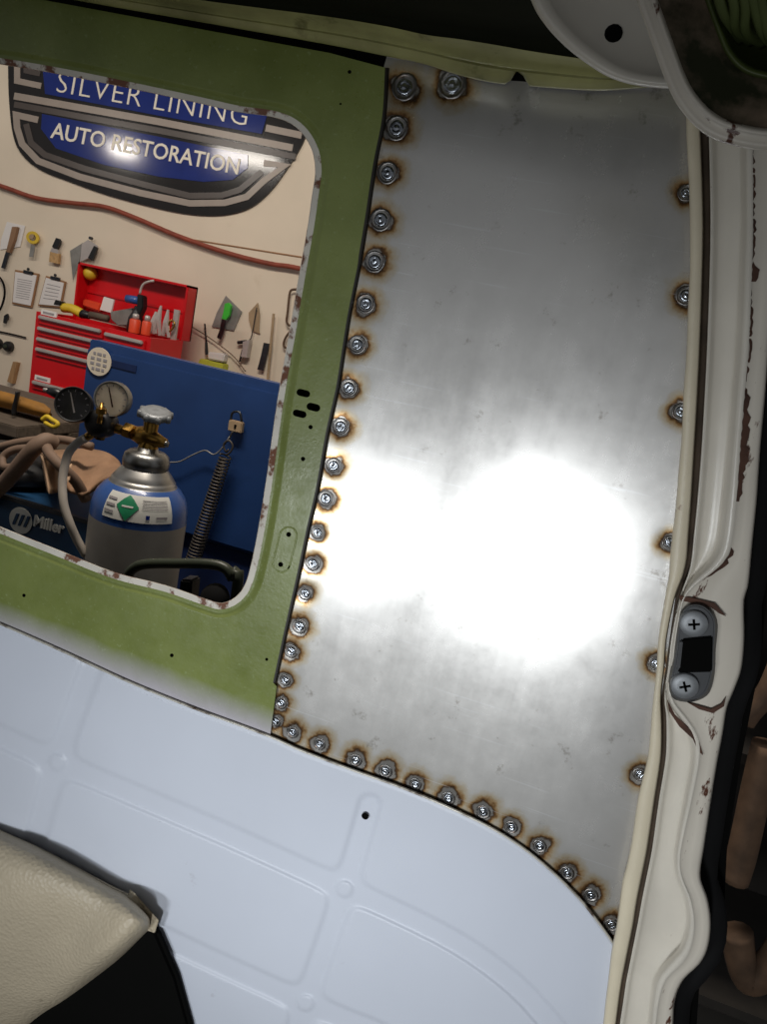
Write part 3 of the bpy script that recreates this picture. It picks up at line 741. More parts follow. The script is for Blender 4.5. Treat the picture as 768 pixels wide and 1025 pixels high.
# ================================================================== WALL: hose and hung tools
solid('air_hose', tube(cr([P(x, y, WY-.03) for x, y in ((-180, 135), (-60, 168), (0, 186), (35, 198), (70, 203), (104, 207), (135, 218), (180, 237), (230, 254), (270, 264), (305, 270), (420, 300))], 6), .012, 8), 'hose_red', 'red-brown hose running along the wall below the sign', 'hose', smooth=True)
solid('wall_joint', tube([P(180, 238, WY-.001), P(330, 262, WY-.001)], .004, 6), 'board_brown', 'thin seam strip on the wall under the sign', 'trim')
def hung(name, label, cat, parts, c, group='tools hung on the wall'):
    t = thing(name, label, cat, P(c[0], c[1], WY-.005), group)
    for pn, g, m_ in parts: link(pn, g, m_, t)
    return t
hy = WY-.03
hung('drawknife', 'long dark knife hung in front of a white sheet', 'knife', [('handle', prism([(12, 227), (17, 227), (14, 240), (9, 253), (6, 252), (9, 240)], hy, .02), 'leather_brown'), ('blade', prism([(6, 251), (9, 252), (4, 269), (1, 268)], hy+.005, .01), 'steel_dark')], (8, 268))
hung('paper_sheet', 'white sheet of paper behind the long dark knife', 'paper', [('sheet', prism([(7, 222), (25, 226), (20, 247), (0, 250), (1, 240)], WY-.006, .003), 'paper')], (10, 250))
hung('tape_roll', 'yellow tape roll hung above a grey blade', 'tape roll', [('roll', lathe([(.032, -.012), (.034, 0), (.032, .012), (.018, .012), (.016, 0), (.018, -.012), (.032, -.012)], P(33, 238, hy), (0.5, -1, 0), 20, cap=False), 'yellow'), ('core', lathe([(.017, -.008), (.017, .008)], P(31, 236, hy-.008), (0.5, -1, 0), 14), 'brown_card'), ('blade', prism([(31, 245), (35, 246), (33, 257), (29, 257)], hy, .004), 'grey_sheet')], (32, 257))
hung('paint_brush', 'short paint brush with black handle', 'brush', [('handle', prism([(56, 238), (59, 239), (60, 242), (57, 249), (54, 249), (52, 247)], hy, .016), 'black_plastic'), ('ferrule', prism([(52, 248), (58, 250), (58, 254), (50, 252)], hy, .016), 'alu'), ('bristles', prism([(50, 252), (59, 254), (58, 264), (49, 262)], hy, .018), 'bristle')], (54, 264))
hung('filler_knife', 'grey triangular filler blade hung left of the tool chest lid', 'filler knife', [('blade', prism([(70, 251), (83, 243), (79, 262), (73, 280)], hy+.01, .004), 'grey_sheet')], (75, 280), 'filler knives')
hung('filler_knife', 'broad pale filler knife with black handle above the tool chest lid', 'filler knife', [('blade', prism([(82, 244), (88, 240), (98, 246), (94, 256), (80, 262)], hy+.004, .004), 'alu'), ('handle', prism([(94, 246), (97, 248), (92, 261), (88, 258)], hy-.012, .014), 'black_plastic'), ('hook', lathe([(.008, -.01), (.008, .01)], P(91, 238.5, hy), (0, -1, 0), 10), 'steel_dark')], (90, 262), 'filler knives')
def clip(lab, pts, top, lines, c):
    t = thing('clipboard', lab, 'clipboard', P(c[0], c[1], WY-.004), 'clipboards on the wall')
    q = [Vector(p) for p in pts]; ctr = sum(q, Vector((0, 0)))/4
    link('board', prism(pts, WY-.012, .006), 'board_brown', t)
    link('paper', prism([(p+(ctr-p)*.11-Vector((.8, 0))) for p in q], WY-.016, .004), 'paper', t)
    link('clip', merge(prism([(top[0]-4.5, top[1]-1), (top[0]+4.5, top[1]+1.2), (top[0]+4, top[1]+4), (top[0]-5, top[1]+2)], WY-.024, .01), lathe([(.008, -.003), (.008, .003)], P(top[0]+.3, top[1]-1.5, WY-.02), (0, -1, 0), 10)), 'steel_dark', t)
    for k in range(lines):
        f = .25+.6*k/lines
        a = q[0].lerp(q[3], f).lerp(q[1].lerp(q[2], f), .14); b = q[0].lerp(q[3], f).lerp(q[1].lerp(q[2], f), .78)
        link('print_line', strip_px([a, b], .5, WY-.0175, .001), 'print', t)
clip('clipboard with a full printed white sheet, left of the other clipboard', [(15, 270), (39, 274), (32, 308), (12, 304)], (28, 271), 9, (22, 308))
clip('clipboard with dark clip just above the tool chest corner', [(46, 276), (66, 282), (61, 308), (38, 306)], (55, 277), 5, (52, 310))
solid('cable_loop', tube(cr([P(x, y, hy) for x, y in ((-6, 276), (0, 278), (4, 286), (4.5, 296), (1, 308), (-6, 318))], 5), .006, 6), 'rubber', 'thin dark cable loop hung at the left wall edge', 'cable', smooth=True)
hung('key_fob', 'small dark key hanging under the clipboards', 'key', [('fob', prism([(4, 316), (7, 314), (8, 317), (5, 324), (3, 323)], hy, .012), 'black_plastic')], (5, 324))
for lab, x, y in (('round black knob on the wall beside the tool chest', 10, 347), ('round black knob left of the other black knob', -1, 344)):
    hung('wall_knob', lab, 'knob', [('body', lathe([(.030, 0), (.030, .02), (.022, .034), (.01, .036)], P(x, y, WY-.004), (0, -1, 0), 16), 'black_plastic'), ('cap', lathe([(.012, .036), (.010, .042), (0, .043)], P(x, y, WY-.004), (0, -1, 0), 12), 'olive_dark')], (x, y+6), 'black knobs on the wall')  # round black knobs fixed to the wall
solid('wall_cable', tube(cr([P(x, y, WY-.012) for x, y in ((-20, 328), (0, 332), (14, 335), (26, 338))], 4), .004, 6), 'rubber', 'thin dark cable along the wall left of the tool chest', 'cable', smooth=True)
hung('wood_stick', 'short wooden stick standing by the tool chest', 'stick', [('stick', prism([(13, 362), (17, 363), (12, 384), (7, 382)], hy, .028), 'wood')], (10, 384))
hung('utility_knife', 'bright green handled knife in front of a grey sheet', 'knife', [('handle', prism([(225, 304), (229, 303), (231, 306), (229, 316), (226, 320), (222, 319), (224, 311)], hy-.02, .02), 'green_bright'), ('blade', prism([(222, 319), (226, 321), (224, 332), (221, 340), (217, 338), (220, 330)], hy-.012, .008), 'steel_dark')], (222, 340))
hung('sanding_sheet', 'grey pointed sheet behind the green handled knife', 'sheet', [('sheet', prism([(226, 296), (242, 312), (234, 331), (212, 327), (217, 313)], WY-.01, .005), 'grey_sheet')], (226, 331))
hung('leaf_template', 'brown leaf-shaped card template hung right of the green knife', 'template', [('card', prism([(258, 303), (260, 315), (259, 331), (260, 334), (252, 331), (249, 320), (249, 313)], WY-.012, .006), 'brown_card')], (255, 334))
hung('spray_gun', 'small silver spray gun hung below the leaf template', 'spray gun', [('body', prism([(243, 342), (250, 340), (248, 350), (247, 358), (241, 357), (243, 348)], hy-.02, .03), 'alu'), ('nozzle', tube([P(238, 343, hy), P(247, 342, hy)], .009, 8), 'steel_dark'), ('trigger', tube([P(243, 350, hy), P(240, 362, hy)], .006, 6), 'steel_dark'), ('hook', tube(cr([P(249, 341, hy), P(252, 336, hy), P(257, 308, hy)], 4), .003, 6), 'steel_dark')], (244, 362))
hung('flat_file', 'flat dark grey file hung beside a long thin rod', 'file', [('blade', prism([(264, 343), (269.5, 344), (263, 371), (257.5, 370), (261, 357)], hy, .012), 'steel_dark')], (262, 371))
hung('long_rod', 'long thin pale rod hung right of the dark file', 'rod', [('rod', tube([P(274, 314, hy), P(268, 380, hy)], .007, 8), 'brown_card')], (268, 380))
hung('awl', 'thin dark pointed tool right of the tool chest', 'awl', [('shaft', tube([P(205, 324, hy), P(206.5, 343, hy)], .005, 6), 'steel_dark'), ('handle', tube([P(206.5, 343, hy), P(207, 355, hy)], [.007, .009], 8), 'black_plastic')], (207, 355))
hung('wire_hook', 'bent rusty wire hook hung beside the window edge', 'hook', [('wire', tube(cr([P(x, y, hy) for x, y in ((300, 290), (293, 290), (290, 294), (288, 312), (287, 322), (291, 326), (295, 318))], 5), .006, 6), 'rust_pipe'), ('wire', tube(cr([P(x, y, hy) for x, y in ((292, 330), (286, 338), (284, 346), (289, 350))], 5), .006, 6), 'rust_pipe')], (290, 350))
solid('wall_wire', tube(cr([P(x, y, hy) for x, y in ((190, 326), (205, 335), (222, 347), (235, 358), (246, 372))], 5), .003, 6), 'cable_brown', 'thin wire sagging across the wall right of the tool chest', 'wire', smooth=True)
solid('yellow_packet', prism([(200, 359), (223, 364.5), (221, 375), (196, 368)], WY-.07, .07), 'yellow_green', 'yellow-green packet behind the blue cabinet edge', 'packet', bevel=.004)
solid('white_cup', prism([(208, 352), (225, 354), (223, 362.5), (208, 359.5)], WY-.05, .05), 'paper', 'pale carton behind the yellow-green packet', 'carton', bevel=.006)

# ================================================================== RED TOOL CHEST
TF, TB = 3.0, 3.27
a, b = P(37, 307, TF), P(151, 343, TF)
x0, x1, zt = a.x, b.x, (a.z+b.z)/2
zb = 0.0
tc_ = thing('tool_chest', 'red metal tool chest with open lid and silver drawer handles', 'tool chest', ((x0+x1)/2, (TF+TB)/2, zb))
link('body', merge(box(x0, x0+.02, TF, TB, zb, zt), box(x1-.02, x1, TF, TB, zb, zt), box(x0+.02, x1-.02, TB-.02, TB, zb, zt), box(x0+.02, x1-.02, TF, TF+.02, zb, zt), box(x0+.02, x1-.02, TF+.02, TB-.02, zb, zb+.02), box(x0+.02, x1-.02, TF+.02, TB-.02, zt-.10, zt-.09)), 'tool_red', tc_)
# drawers follow the lines of handles
hd = [((38, 317), (103, 333.5)), ((107, 335), (146, 345)), ((35, 327), (103, 346)), ((34, 337.5), (103, 357)), ((32, 348), (103, 367)), ((25, 380), (90, 398))]
for (p0, p1) in hd:
    a, b = P(p0[0], p0[1], TF), P(p1[0], p1[1], TF); z = (a.z+b.z)/2; a.x = max(a.x, x0+.03); xx1 = min(max(b.x, a.x), x1-.03)
    if p0[0] != 107 and p0[0] != 38: xx1 = x1-.035
    dr = link('drawer', box(a.x-.008, xx1+.008, TF-.010, TF+.001, z-.028, z+.016), 'tool_red', tc_, bevel=.003)
    link('handle', box(a.x, xx1, TF-.026, TF-.008, z-.004, z+.013), 'alu', dr, bevel=.004)
for px in ((41, 309), (28, 373)):
    a = P(px[0], px[1], TF); a.x = max(a.x, x0+.03); link('badge', box(a.x, a.x+.085, TF-.006, TF+.002, a.z-.024, a.z), 'paper', tc_)
    link('badge_print', box(a.x+.012, a.x+.072, TF-.008, TF-.005, a.z-.017, a.z-.008), 'print', tc_)
# lid stands open at the back
l0, l1, l2 = P(80, 260, TB), P(197, 290, TB), P(184, 350, TB)
lz1, lx0, lx1 = (l0.z+l1.z)/2, x0+.0, x1
lid = link('lid', merge(box(lx0, lx1, TB+.055, TB+.07, zt, lz1), box(lx0, lx1, TB-.02, TB+.07, lz1-.012, lz1), box(lx0, lx0+.012, TB-.02, TB+.07, zt, lz1), box(lx1-.012, lx1, TB-.02, TB+.07, zt, lz1)), 'tool_red', tc_, bevel=.002)
link('lid_rib', box(lx0+.02, lx1-.02, TB+.048, TB+.056, zt+(lz1-zt)*.48, zt+(lz1-zt)*.53), 'tool_red', lid)
st0 = P(188, 332, TB-.03); st1 = P(183, 358, TB-.05)
link('lid_stay', box(lx1-.035, lx1-.010, TB-.06, TB-.045, zt-.02, zt+.14), 'alu', tc_)
TI = (TF+TB)/2
solid('yellow_light', lathe([(.03, -.01), (.034, .01), (.028, .03), (.012, .042), (0, .044)], P(91.5, 274, TB+.04), (0.1, -1, 0), 18), 'yellow', 'small yellow magnetic light inside the tool chest lid', 'light', smooth=True)
TI += .05
tr = thing('blow_torch', 'black and blue blow torch with bent silver nozzle in the tool chest', 'blow torch', P(132, 330, TI))
link('body', lathe([(.03, 0), (.036, .02), (.036, .07), (.024, .10), (.018, .13)], P(133, 334, TI), (.1, 0, 1), 16), 'black_plastic', tr, smooth=True)
link('head', prism([(137, 294), (143, 296), (143, 308), (138, 318), (134, 316), (137, 304)], TI-.02, .04), 'black_plastic', tr, bevel=.004)
link('cartridge', tube([P(127, 299, TI), P(139, 301, TI)], .019, 12), 'cyl_blue', tr, smooth=True)
link('nozzle', tube(cr([P(140, 294, TI), P(142, 287, TI), P(146, 283, TI), P(154, 281, TI)], 5), .006, 8), 'alu', tr, smooth=True)
for lab, x, y, r in (('orange-red spray can front of the blow torch', 134, 333, .026), ('orange-red can with pale top right of the blow torch', 145.5, 335, .022)):
    t = thing('spray_can', lab, 'can', P(x, y, TF+.10), 'orange cans in the tool chest')
    link('body', lathe([(r, 0), (r, .055), (r*.8, .062)], P(x, y, TF+.10), (0, 0, 1), 14), 'orange_red', t, smooth=True, angle=40)
    link('cap', lathe([(r*.6, .062), (r*.55, .085), (r*.3, .088)], P(x, y, TF+.10), (0, 0, 1), 12), 'alu', t, smooth=True)
for lab, xs in (('long silver pliers, taller pair, standing in the tool chest', ((154, 334), (161, 306))), ('silver pliers right of the taller pair in the tool chest', ((163, 336), (168, 310))), ('short silver pliers between spray can and taller pliers', ((150, 332), (156, 312)))):
    (xa, ya), (xb, yb) = xs; t = thing('pliers', lab, 'pliers', P(xa, ya, TI), 'pliers in the tool chest')
    link('jaw', tube([P(xa, ya, TI), P((xa+xb)/2, (ya+yb)/2, TI), P(xb, yb, TI)], [.010, .013, .004], 6), 'alu', t)
    link('jaw', tube([P(xa+6, ya+2, TI), P((xa+xb)/2+1.5, (ya+yb)/2+1, TI), P(xb+.6, yb, TI)], [.008, .012, .004], 6), 'alu', t)
solid('scissor_loop', tube(cr([P(x, y, TI) for x, y in ((166, 334), (172, 330), (175, 324), (171, 321), (168, 327))], 5), .005, 6), 'brass', 'brass coloured scissor handle at the right of the tool chest', 'scissors', smooth=True)
solid('white_card', prism([(104, 297), (114, 300), (111, 313), (100, 310)], TI+.06, .01), 'paper', 'white card standing upright in the tool chest', 'card')
solid('pale_sleeve', prism([(110, 312), (133, 308), (132, 326), (118, 326), (111, 320)], TI+.03, .03), 'grey_sheet', 'pale plastic sleeve lying left of the blow torch', 'sleeve', bevel=.004)
solid('red_case', prism([(83, 299), (101, 304), (99, 312), (82, 306)], TI+.1, .06), 'orange_red', 'small red case at the left inside the tool chest', 'case', bevel=.006)
dr_ = thing('power_drill', 'yellow power drill lying in the tool chest', 'drill', P(76, 318, TI-.08))
link('body', tube(cr([P(63, 308, TI-.1), P(72, 309, TI-.1), P(82, 314, TI-.1)], 4), .022, 10), 'yellow', dr_, smooth=True)
link('chuck', tube([P(82, 314, TI-.1), P(90, 316, TI-.1)], [.022, .016], 10), 'black_plastic', dr_, smooth=True)
link('barrel', tube([P(90, 315, TI-.1), P(108, 319, TI-.1)], .016, 10), 'wood_dark', dr_, smooth=True)
solid('black_case', prism([(55, 300), (61, 302), (60, 306), (53, 305)], TF+.06, .04), 'black_plastic', 'tiny black box on the left rim of the tool chest', 'box', bevel=.003)

# ================================================================== BLUE STEEL CABINET
BY = 2.15
a, b, c = P(88, 337, BY), P(283, 389, BY), P(70, 432, BY)
bx0, bx1, bz1 = a.x, P(330, 400, BY).x, (a.z+P(283, 388, BY).z)/2
bz0 = P(215, 545, BY).z
cab = thing('steel_cabinet', 'blue painted steel cabinet with a round white sticker', 'cabinet', ((bx0+bx1)/2, BY+.25, 0))
link('body', merge(box(bx0, bx1, BY+.012, BY+.07, bz0-.002, bz1)), 'blue_steel', cab, bevel=.004)
link('door', box(bx0+.004, bx1-.02, BY, BY+.012, bz0+.01, bz1-.03), 'blue_steel', cab, bevel=.003)
link('lower_body', box(bx0+.02, bx1-.02, BY+.03, BY+.30, .0, bz0-.004), 'navy', cab, bevel=.004)
a = P(86, 345, BY); link('nameplate', box(a.x+.02, a.x+.20, BY-.003, BY+.002, a.z-.05, a.z-.028), 'navy', cab)
sc0 = P(99.5, 362, BY-.004); rs_ = 12.0*MPP(99, 362, BY)
stk = link('sticker', lathe([(rs_, 0), (rs_, .003), (0, .0031)], sc0, (0, -1, 0), 28, cap=False), 'gauge_face', cab)
for k in range(4):
    for dx in (-.45, 0, .45):
        hgt = .19*rs_; wd = rs_*(.30 if dx else .36); zc = sc0.z+(k-1.5)*rs_*.36; xc = sc0.x+dx*rs_*1.15
        if abs(k-1.5) > 1 and dx: wd *= .7; xc = sc0.x+dx*rs_*.9
        link('sticker_print', box(xc-wd/2, xc+wd/2, BY-.0085, BY-.0065, zc-hgt/2, zc+hgt/2), 'print', stk)
pl = thing('padlock', 'small brass padlock hanging on the blue cabinet', 'padlock', P(234, 434, BY-.01))
link('body', prism([(229, 420), (242.5, 423), (241, 434), (227.5, 431)], BY-.03, .02), 'brown_card', pl, bevel=.003)
link('keyhole', prism([(234.6, 425), (236.6, 425.4), (235.6, 429), (234, 428.6)], BY-.033, .004), 'black_gap', pl)
link('shackle', tube(cr([P(231, 421, BY-.02), P(233, 413, BY-.02), P(240, 413, BY-.02), P(242, 422, BY-.02)], 5), .004, 8), 'steel_dark', pl, smooth=True)
spg = thing('coil_spring', 'long grey coil spring hanging from the padlock', 'spring', P(193, 560, BY-.04))
top, bot = P(226, 456, BY-.05), P(193, 562, BY-.05); pts = []; ax = (bot-top); N_ = 34; u = ax.normalized().orthogonal(); v = ax.normalized().cross(u)
for i in range(N_*9+1):
    t = i/(N_*9); an_ = 2*math.pi*i/9; rr_ = .013+.004*t
    pts.append(top+ax*t+(u*math.cos(an_)+v*math.sin(an_))*rr_)
link('coil', tube(pts, .0032, 5), 'spring_steel', spg, smooth=True)
link('hook', tube(cr([P(x, y, BY-.05) for x, y in ((226, 456), (231, 452), (233, 446), (229, 441), (224, 445), (226, 452), (229, 450))], 5), .0035, 6), 'spring_steel', spg, smooth=True)
link('eyelet', tube(cr([P(x, y, BY-.04) for x, y in ((229, 441), (231, 436), (233, 432))], 4), .003, 6), 'spring_steel', spg, smooth=True)
solid('thin_wire', tube(cr([P(x, y, BY-.03) for x, y in ((168, 463), (180, 462), (192, 456), (205, 451), (214, 455), (222, 449), (230, 437))], 5), .0025, 6), 'grey_sheet', 'thin grey wire running from cylinder to padlock', 'wire', smooth=True)

# ================================================================== GAS CYLINDER WITH REGULATOR
GY = 1.42
gp = MPP(140, 490, GY)
gx = P(146.5, 462, GY)
def gz(y):  # height on the cylinder's axis read at photo height y
    lo, hi = -1.0, 3.0
    for _ in range(40):
        mid = (lo+hi)/2
        d = Vector((gx.x, GY, mid))-Vector((0, 0, CZ))
        cx_ = sum(p*q for p, q in zip((d.x, d.y, -d.z), (XW[1], YW[1], DW[1]))); cz_ = sum(p*q for p, q in zip((d.x, d.y, -d.z), (XW[2], YW[2], DW[2])))
        if CY+F*cx_/cz_ > y: lo = mid
        else: hi = mid
    return mid
gas = thing('gas_cylinder', 'blue and silver gas cylinder with brass regulator and white label', 'gas cylinder', (gx.x, GY, 0))
gc = (gx.x, GY, 0)
prof = lambda pts: [((r if r < 20 else 20+(r-20)*.70)*gp, gz(y-.2*max(0, r-15))) for r, y in pts]
body = [(50, 640), (50, 525)]
link('body', lathe([(37*gp, .0), (41*gp, .03)]+prof([(50, 524)]), gc, seg=40, cap=False), 'cyl_grey', gas, smooth=True)
shoulder = [(50, 524), (49.5, 514), (47.5, 506), (44, 499), (38, 491.5), (32.5, 487)]
link('shoulder', lathe(prof(shoulder), gc, seg=40, cap=False), 'cyl_blue', gas, smooth=True)
link('neck', lathe(prof([(32.5, 487), (30.5, 485), (30, 482.5), (28.6, 482), (28, 480), (24, 475), (19.5, 469.5), (17, 466)]), gc, seg=40, cap=False), 'cyl_silver', gas, smooth=True)
link('collar', lathe(prof([(17, 469.5), (19.4, 468), (19.8, 462), (18.6, 456), (15, 452), (9, 451.5), (8.5, 448), (5, 447)]), gc, seg=36, cap=False), 'steel', gas, smooth=True)
# label wrapped round the shoulder
lab_prof = [(r+.5, y) for r, y in [(49.9, 517), (48.6, 510), (46, 503), (42, 496), (38, 491.5)]]
def facing(px, py):  # angle on the lathe that faces the photo at px
    return px
ax_u = Vector((0, 0, 1)).orthogonal().normalized(); ax_w = Vector((0, 0, 1)).cross(ax_u)
tocam = math.atan2((Vector((0, 0, 0))-Vector((gx.x, GY, 0))).dot(ax_w), (Vector((0, 0, 0))-Vector((gx.x, GY, 0))).dot(ax_u))
lb = link('label', lathe(prof(lab_prof), gc, seg=20, cap=False, a0=tocam-.78, a1=tocam+.72), 'label_white', gas, smooth=True)
def on_label(s, t, off=.9):
    """s along the wrap (-1..1), t up the label (0..1) -> point just off the surface"""
    k = t*(len(lab_prof)-1); i = min(int(k), len(lab_prof)-2); f = k-i
    r = lab_prof[i][0]+(lab_prof[i+1][0]-lab_prof[i][0])*f; r0 = r; r = (20+(r-20)*.70+off*.6)*gp; z = gz(lab_prof[i][1]+(lab_prof[i+1][1]-lab_prof[i][1])*f-.2*(r0-15))
    a_ = tocam+.75*s-.03
    return Vector((gx.x, GY, 0))+(ax_u*math.cos(a_)+ax_w*math.sin(a_))*r+Vector((0, 0, z))
sgn = 1 if on_label(1, .5).x > on_label(-1, .5).x else -1
def quad_label(name, pts, m_, off):
    q = [Vector(p) for p in pts]; f = []
    for i in range(7):
        f.append([(q[0].lerp(q[1], j/6)).lerp(q[3].lerp(q[2], j/6), i/6) for j in range(7)])
    link(name, grid([[on_label(sgn*p.x, p.y, off) for p in r] for r in f]), m_, lb, smooth=True)
quad_label('hazard_diamond', [(-.62, .5), (-.30, .98), (.02, .5), (-.30, .02)], 'label_green', 1.2)
quad_label('diamond_print', [(-.46, .47), (-.14, .47), (-.14, .53), (-.46, .53)], 'label_white', 1.7)
for k in range(4): quad_label('print_line', [(.10, .48+.1*k), (.86, .48+.1*k), (.86, .51+.1*k), (.10, .51+.1*k)], 'print', 1.1)
quad_label('print_line', [(.50, .16), (.82, .16), (.82, .24), (.50, .24)], 'print', 1.1)
quad_label('print_line', [(.22, .14), (.32, .14), (.32, .28), (.22, .28)], 'sign_blue', 1.1)
for k in range(3): quad_label('print_line', [(-.95, .2+.22*k), (-.66, .2+.22*k), (-.66, .28+.22*k), (-.95, .28+.22*k)], 'print', 1.1)
# valve
link('valve_stem', lathe(prof([(8, 451), (8.5, 446), (7, 443), (7.5, 436), (6, 432), (6.5, 424), (4.5, 420)]), gc, seg=16, cap=False), 'brass', gas, smooth=True, angle=40)
vc = P(150.5, 438, GY)
link('valve_outlet', tube([P(130, 432, GY-.01), P(136, 434, GY), P(142, 436, GY), P(152, 439, GY), P(166, 444, GY)], [.014, .017, .022, .020, .010], 12), 'brass', gas, smooth=True)
link('relief_plug', tube([P(163, 443.5, GY), P(168, 445, GY)], .007, 8), 'steel', gas, smooth=True)
hw = link('handwheel', merge(lathe([(.010, -.012), (.014, -.010), (.030, -.006), (.0345, 0), (.034, .007), (.028, .011), (.018, .008), (.008, .010)], P(155.5, 415.5, GY), (.12, -.25, 1), 28)), 'zinc', gas, smooth=True)
for k in range(8):
    aa = k*math.pi/4; c0 = P(155.5, 415.5, GY)
    link('knurl', lathe([(.006, -.006), (.007, 0), (.006, .008)], c0+Vector((math.cos(aa)*.032, math.sin(aa)*.032, -math.sin(aa)*-.006-math.cos(aa)*.004)), (.12, -.25, 1), 8), 'zinc', hw, smooth=True)
# regulator
reg = thing('regulator', 'black gas regulator with two round gauges on the cylinder', 'regulator', P(103, 436, GY-.02))
link('body', lathe([(.022, -.028), (.030, -.022), (.032, 0), (.030, .018), (.022, .026), (.012, .028)], P(101.5, 424, GY-.03), (0.15, -1, .1), 24), 'black_plastic', reg, smooth=True)
link('connector', tube([P(108, 426, GY-.02), P(120, 430, GY-.015), P(124, 431, GY-.012)], [.011, .011, .009], 10), 'brass', reg, smooth=True)
link('nut', lathe([(.016, -.011), (.018, -.008), (.018, .008), (.016, .011)], P(129.5, 431.5, GY-.012), (1, 0, -.1), 6), 'brass', reg)
link('adjust_stem', tube([P(102, 403, GY-.06), P(101, 413, GY-.065), P(99.5, 424, GY-.07)], [.004, .0055, .006], 8), 'brass', reg, smooth=True)
link('stem_nut', lathe([(.011, -.006), (.011, .006)], P(101.5, 411.5, GY-.062), (0, -.1, 1), 6), 'brass', reg)
link('elbow', tube([P(92, 416, GY-.04), P(83, 414, GY-.05)], .011, 8), 'brass', reg, smooth=True)
link('hose_barb', tube([P(95, 433, GY-.04), P(88, 437, GY-.045), P(84, 440, GY-.045)], [.010, .009, .008], 8), 'brass', reg, smooth=True)
link('base_nut', lathe([(.010, 0), (.012, .01), (.010, .02)], P(100, 440, GY-.03), (0, 0, 1), 8), 'brass', reg)
link('adjust_knob', tube([P(49, 391, GY-.07), P(56, 393.5, GY-.07), P(64, 397, GY-.07)], [.008, .011, .010], 10), 'black_plastic', reg, smooth=True)
link('knob_tip', tube([P(44, 390, GY-.07), P(49, 391, GY-.07)], .004, 8), 'alu', reg, smooth=True)
def gauge(name, c, r, axn, face, lab):
    c = Vector(c); g = link(name, lathe([(r*.72, -.024), (r, -.020), (r, .004), (r*.96, .007), (r*.90, .006), (r*.89, 0), (0, 0)], c, axn, 36, cap=False), 'steel' if face == 'gauge_face' else 'black_plastic', reg, smooth=True, angle=35)
    g['label'] = lab; ax = Vector(axn).normalized()
    link('dial', lathe([(r*.89, .001), (0, .0012)], c, axn, 32, cap=False), face, g)
    u = ax.cross(Vector((0, 0, 1))).normalized(); w_ = u.cross(ax)
    nd = [c+ax*.0035+u*a_*r+w_*b_*r for a_, b_ in ((-.18, -.42), (-.10, -.46), (.26, .62), (.22, .64))]
    link('needle', prism_pts(nd, [p-ax*.001 for p in nd]), 'rust' if face == 'gauge_face' else 'alu', g)
    for k in range(11):
        an_ = math.radians(225-27*k); q = [c+ax*.0028+(u*math.cos(an_+s)+w_*math.sin(an_+s))*r*f for s, f in ((-.03, .70), (.03, .70), (.03, .82), (-.03, .82))]
        link('tick', prism_pts(q, [p-ax*.001 for p in q]), 'print', g)
    link('lens', lathe([(r*.89, .0058), (r*.6, .0068), (0, .0072)], c, axn, 32, cap=False), 'glass', g, smooth=True)
gauge('gauge', P(112, 399.5, GY-.03), 15.0*gp, (.28, -1, .10), 'gauge_face', 'white faced gauge')
gauge('gauge', P(73.5, 405, GY-.07), 15.0*gp, (.45, -1, .30), 'black_plastic', 'dark faced gauge tilted upward')
solid('gas_hose', tube(cr([P(x, y, GY-.05+dy) for x, y, dy in ((86, 438.5, 0), (78, 443, 0), (69, 453, -.01), (64.5, 468, -.02), (62.5, 485, -.03), (64, 505, -.04), (70, 524, -.04), (77, 540, -.03), (86, 556, -.02))], 6), .0095, 10), 'hose_grey', 'translucent grey hose curving down from the regulator', 'hose', smooth=True)

# ================================================================== WELDER WITH LEATHER AND CABLES
MY = 1.50
a, b = P(0, 500, MY), P(100, 528, MY)
mx1, mz1 = P(92, 520, MY).x, P(45, 509, MY).z
wel = thing('welder', 'dark blue welder case lettered Miller with a round logo', 'welder', (mx1-.4, MY+.2, mz1-.45))
link('case', box(mx1-.75, mx1, MY, MY+.42, mz1-.45, mz1), 'miller_blue', wel, bevel=.008)
link('trim', box(mx1-.75, mx1+.002, MY-.004, MY+.01, mz1-.006, mz1+.004), 'steel_dark', wel)
lc = P(21, 521, MY-.002); lr = 11.2*MPP(21, 521, MY)
lg = link('logo', lathe([(lr, 0), (lr, .002), (0, .0021)], lc, (0, -1, 0), 28, cap=False), 'label_white', wel)
for k in (-1, 0, 1):
    link('logo_stripe', prism([(21+k*5.5-3.6, 526+k*1.4), (21+k*5.5-1.2, 526.6+k*1.4), (21+k*5.5+3.6, 516+k*1.4), (21+k*5.5+.6, 515.4+k*1.4)], MY-.0065, .003), 'miller_blue', lg)
for g in text_geo('Miller', (33, 526), (30, 8.5), (1.8, -10.5), MY-.004, .003, .03): link('letter', g, 'label_white', wel)
# leather sheet draped over the welder
rows = []
lt = cr([(40, 452), (60, 450), (85, 449), (105, 452), (118, 460), (124, 470)], 5); lbm = cr([(52, 478), (62, 484), (74, 492), (86, 493), (104, 480), (126, 471)], 5)
for i, (p, q) in enumerate(zip(lt, lbm)):
    rows.append([P(p.x+(q.x-p.x)*j/8, p.y+(q.y-p.y)*j/8, MY+.20-.22*j/8-.012*math.sin(i*.8+j*.5)) for j in range(9)])
ls = solid('leather_sheet', grid(rows), 'leather_brown', 'brown leather sheet draped over the welder', 'leather sheet', smooth=True)
md = ls.modifiers.new('thick', 'SOLIDIFY'); md.thickness = .008
rows = []
lt = cr([(40, 455), (48, 460), (58, 468), (72, 464)], 5); lbm = cr([(47, 492), (52, 494), (62, 489), (70, 480)], 5)
for i, (p, q) in enumerate(zip(lt, lbm)):
    rows.append([P(p.x+(q.x-p.x)*j/6, p.y+(q.y-p.y)*j/6, MY-.045-.01*math.sin(i*.7)-.004*j) for j in range(7)])
ls = solid('rag', grid(rows), 'cloth_tan', 'pale tan rag hanging over the front of the welder', 'rag', smooth=True)
md = ls.modifiers.new('thick', 'SOLIDIFY'); md.thickness = .004
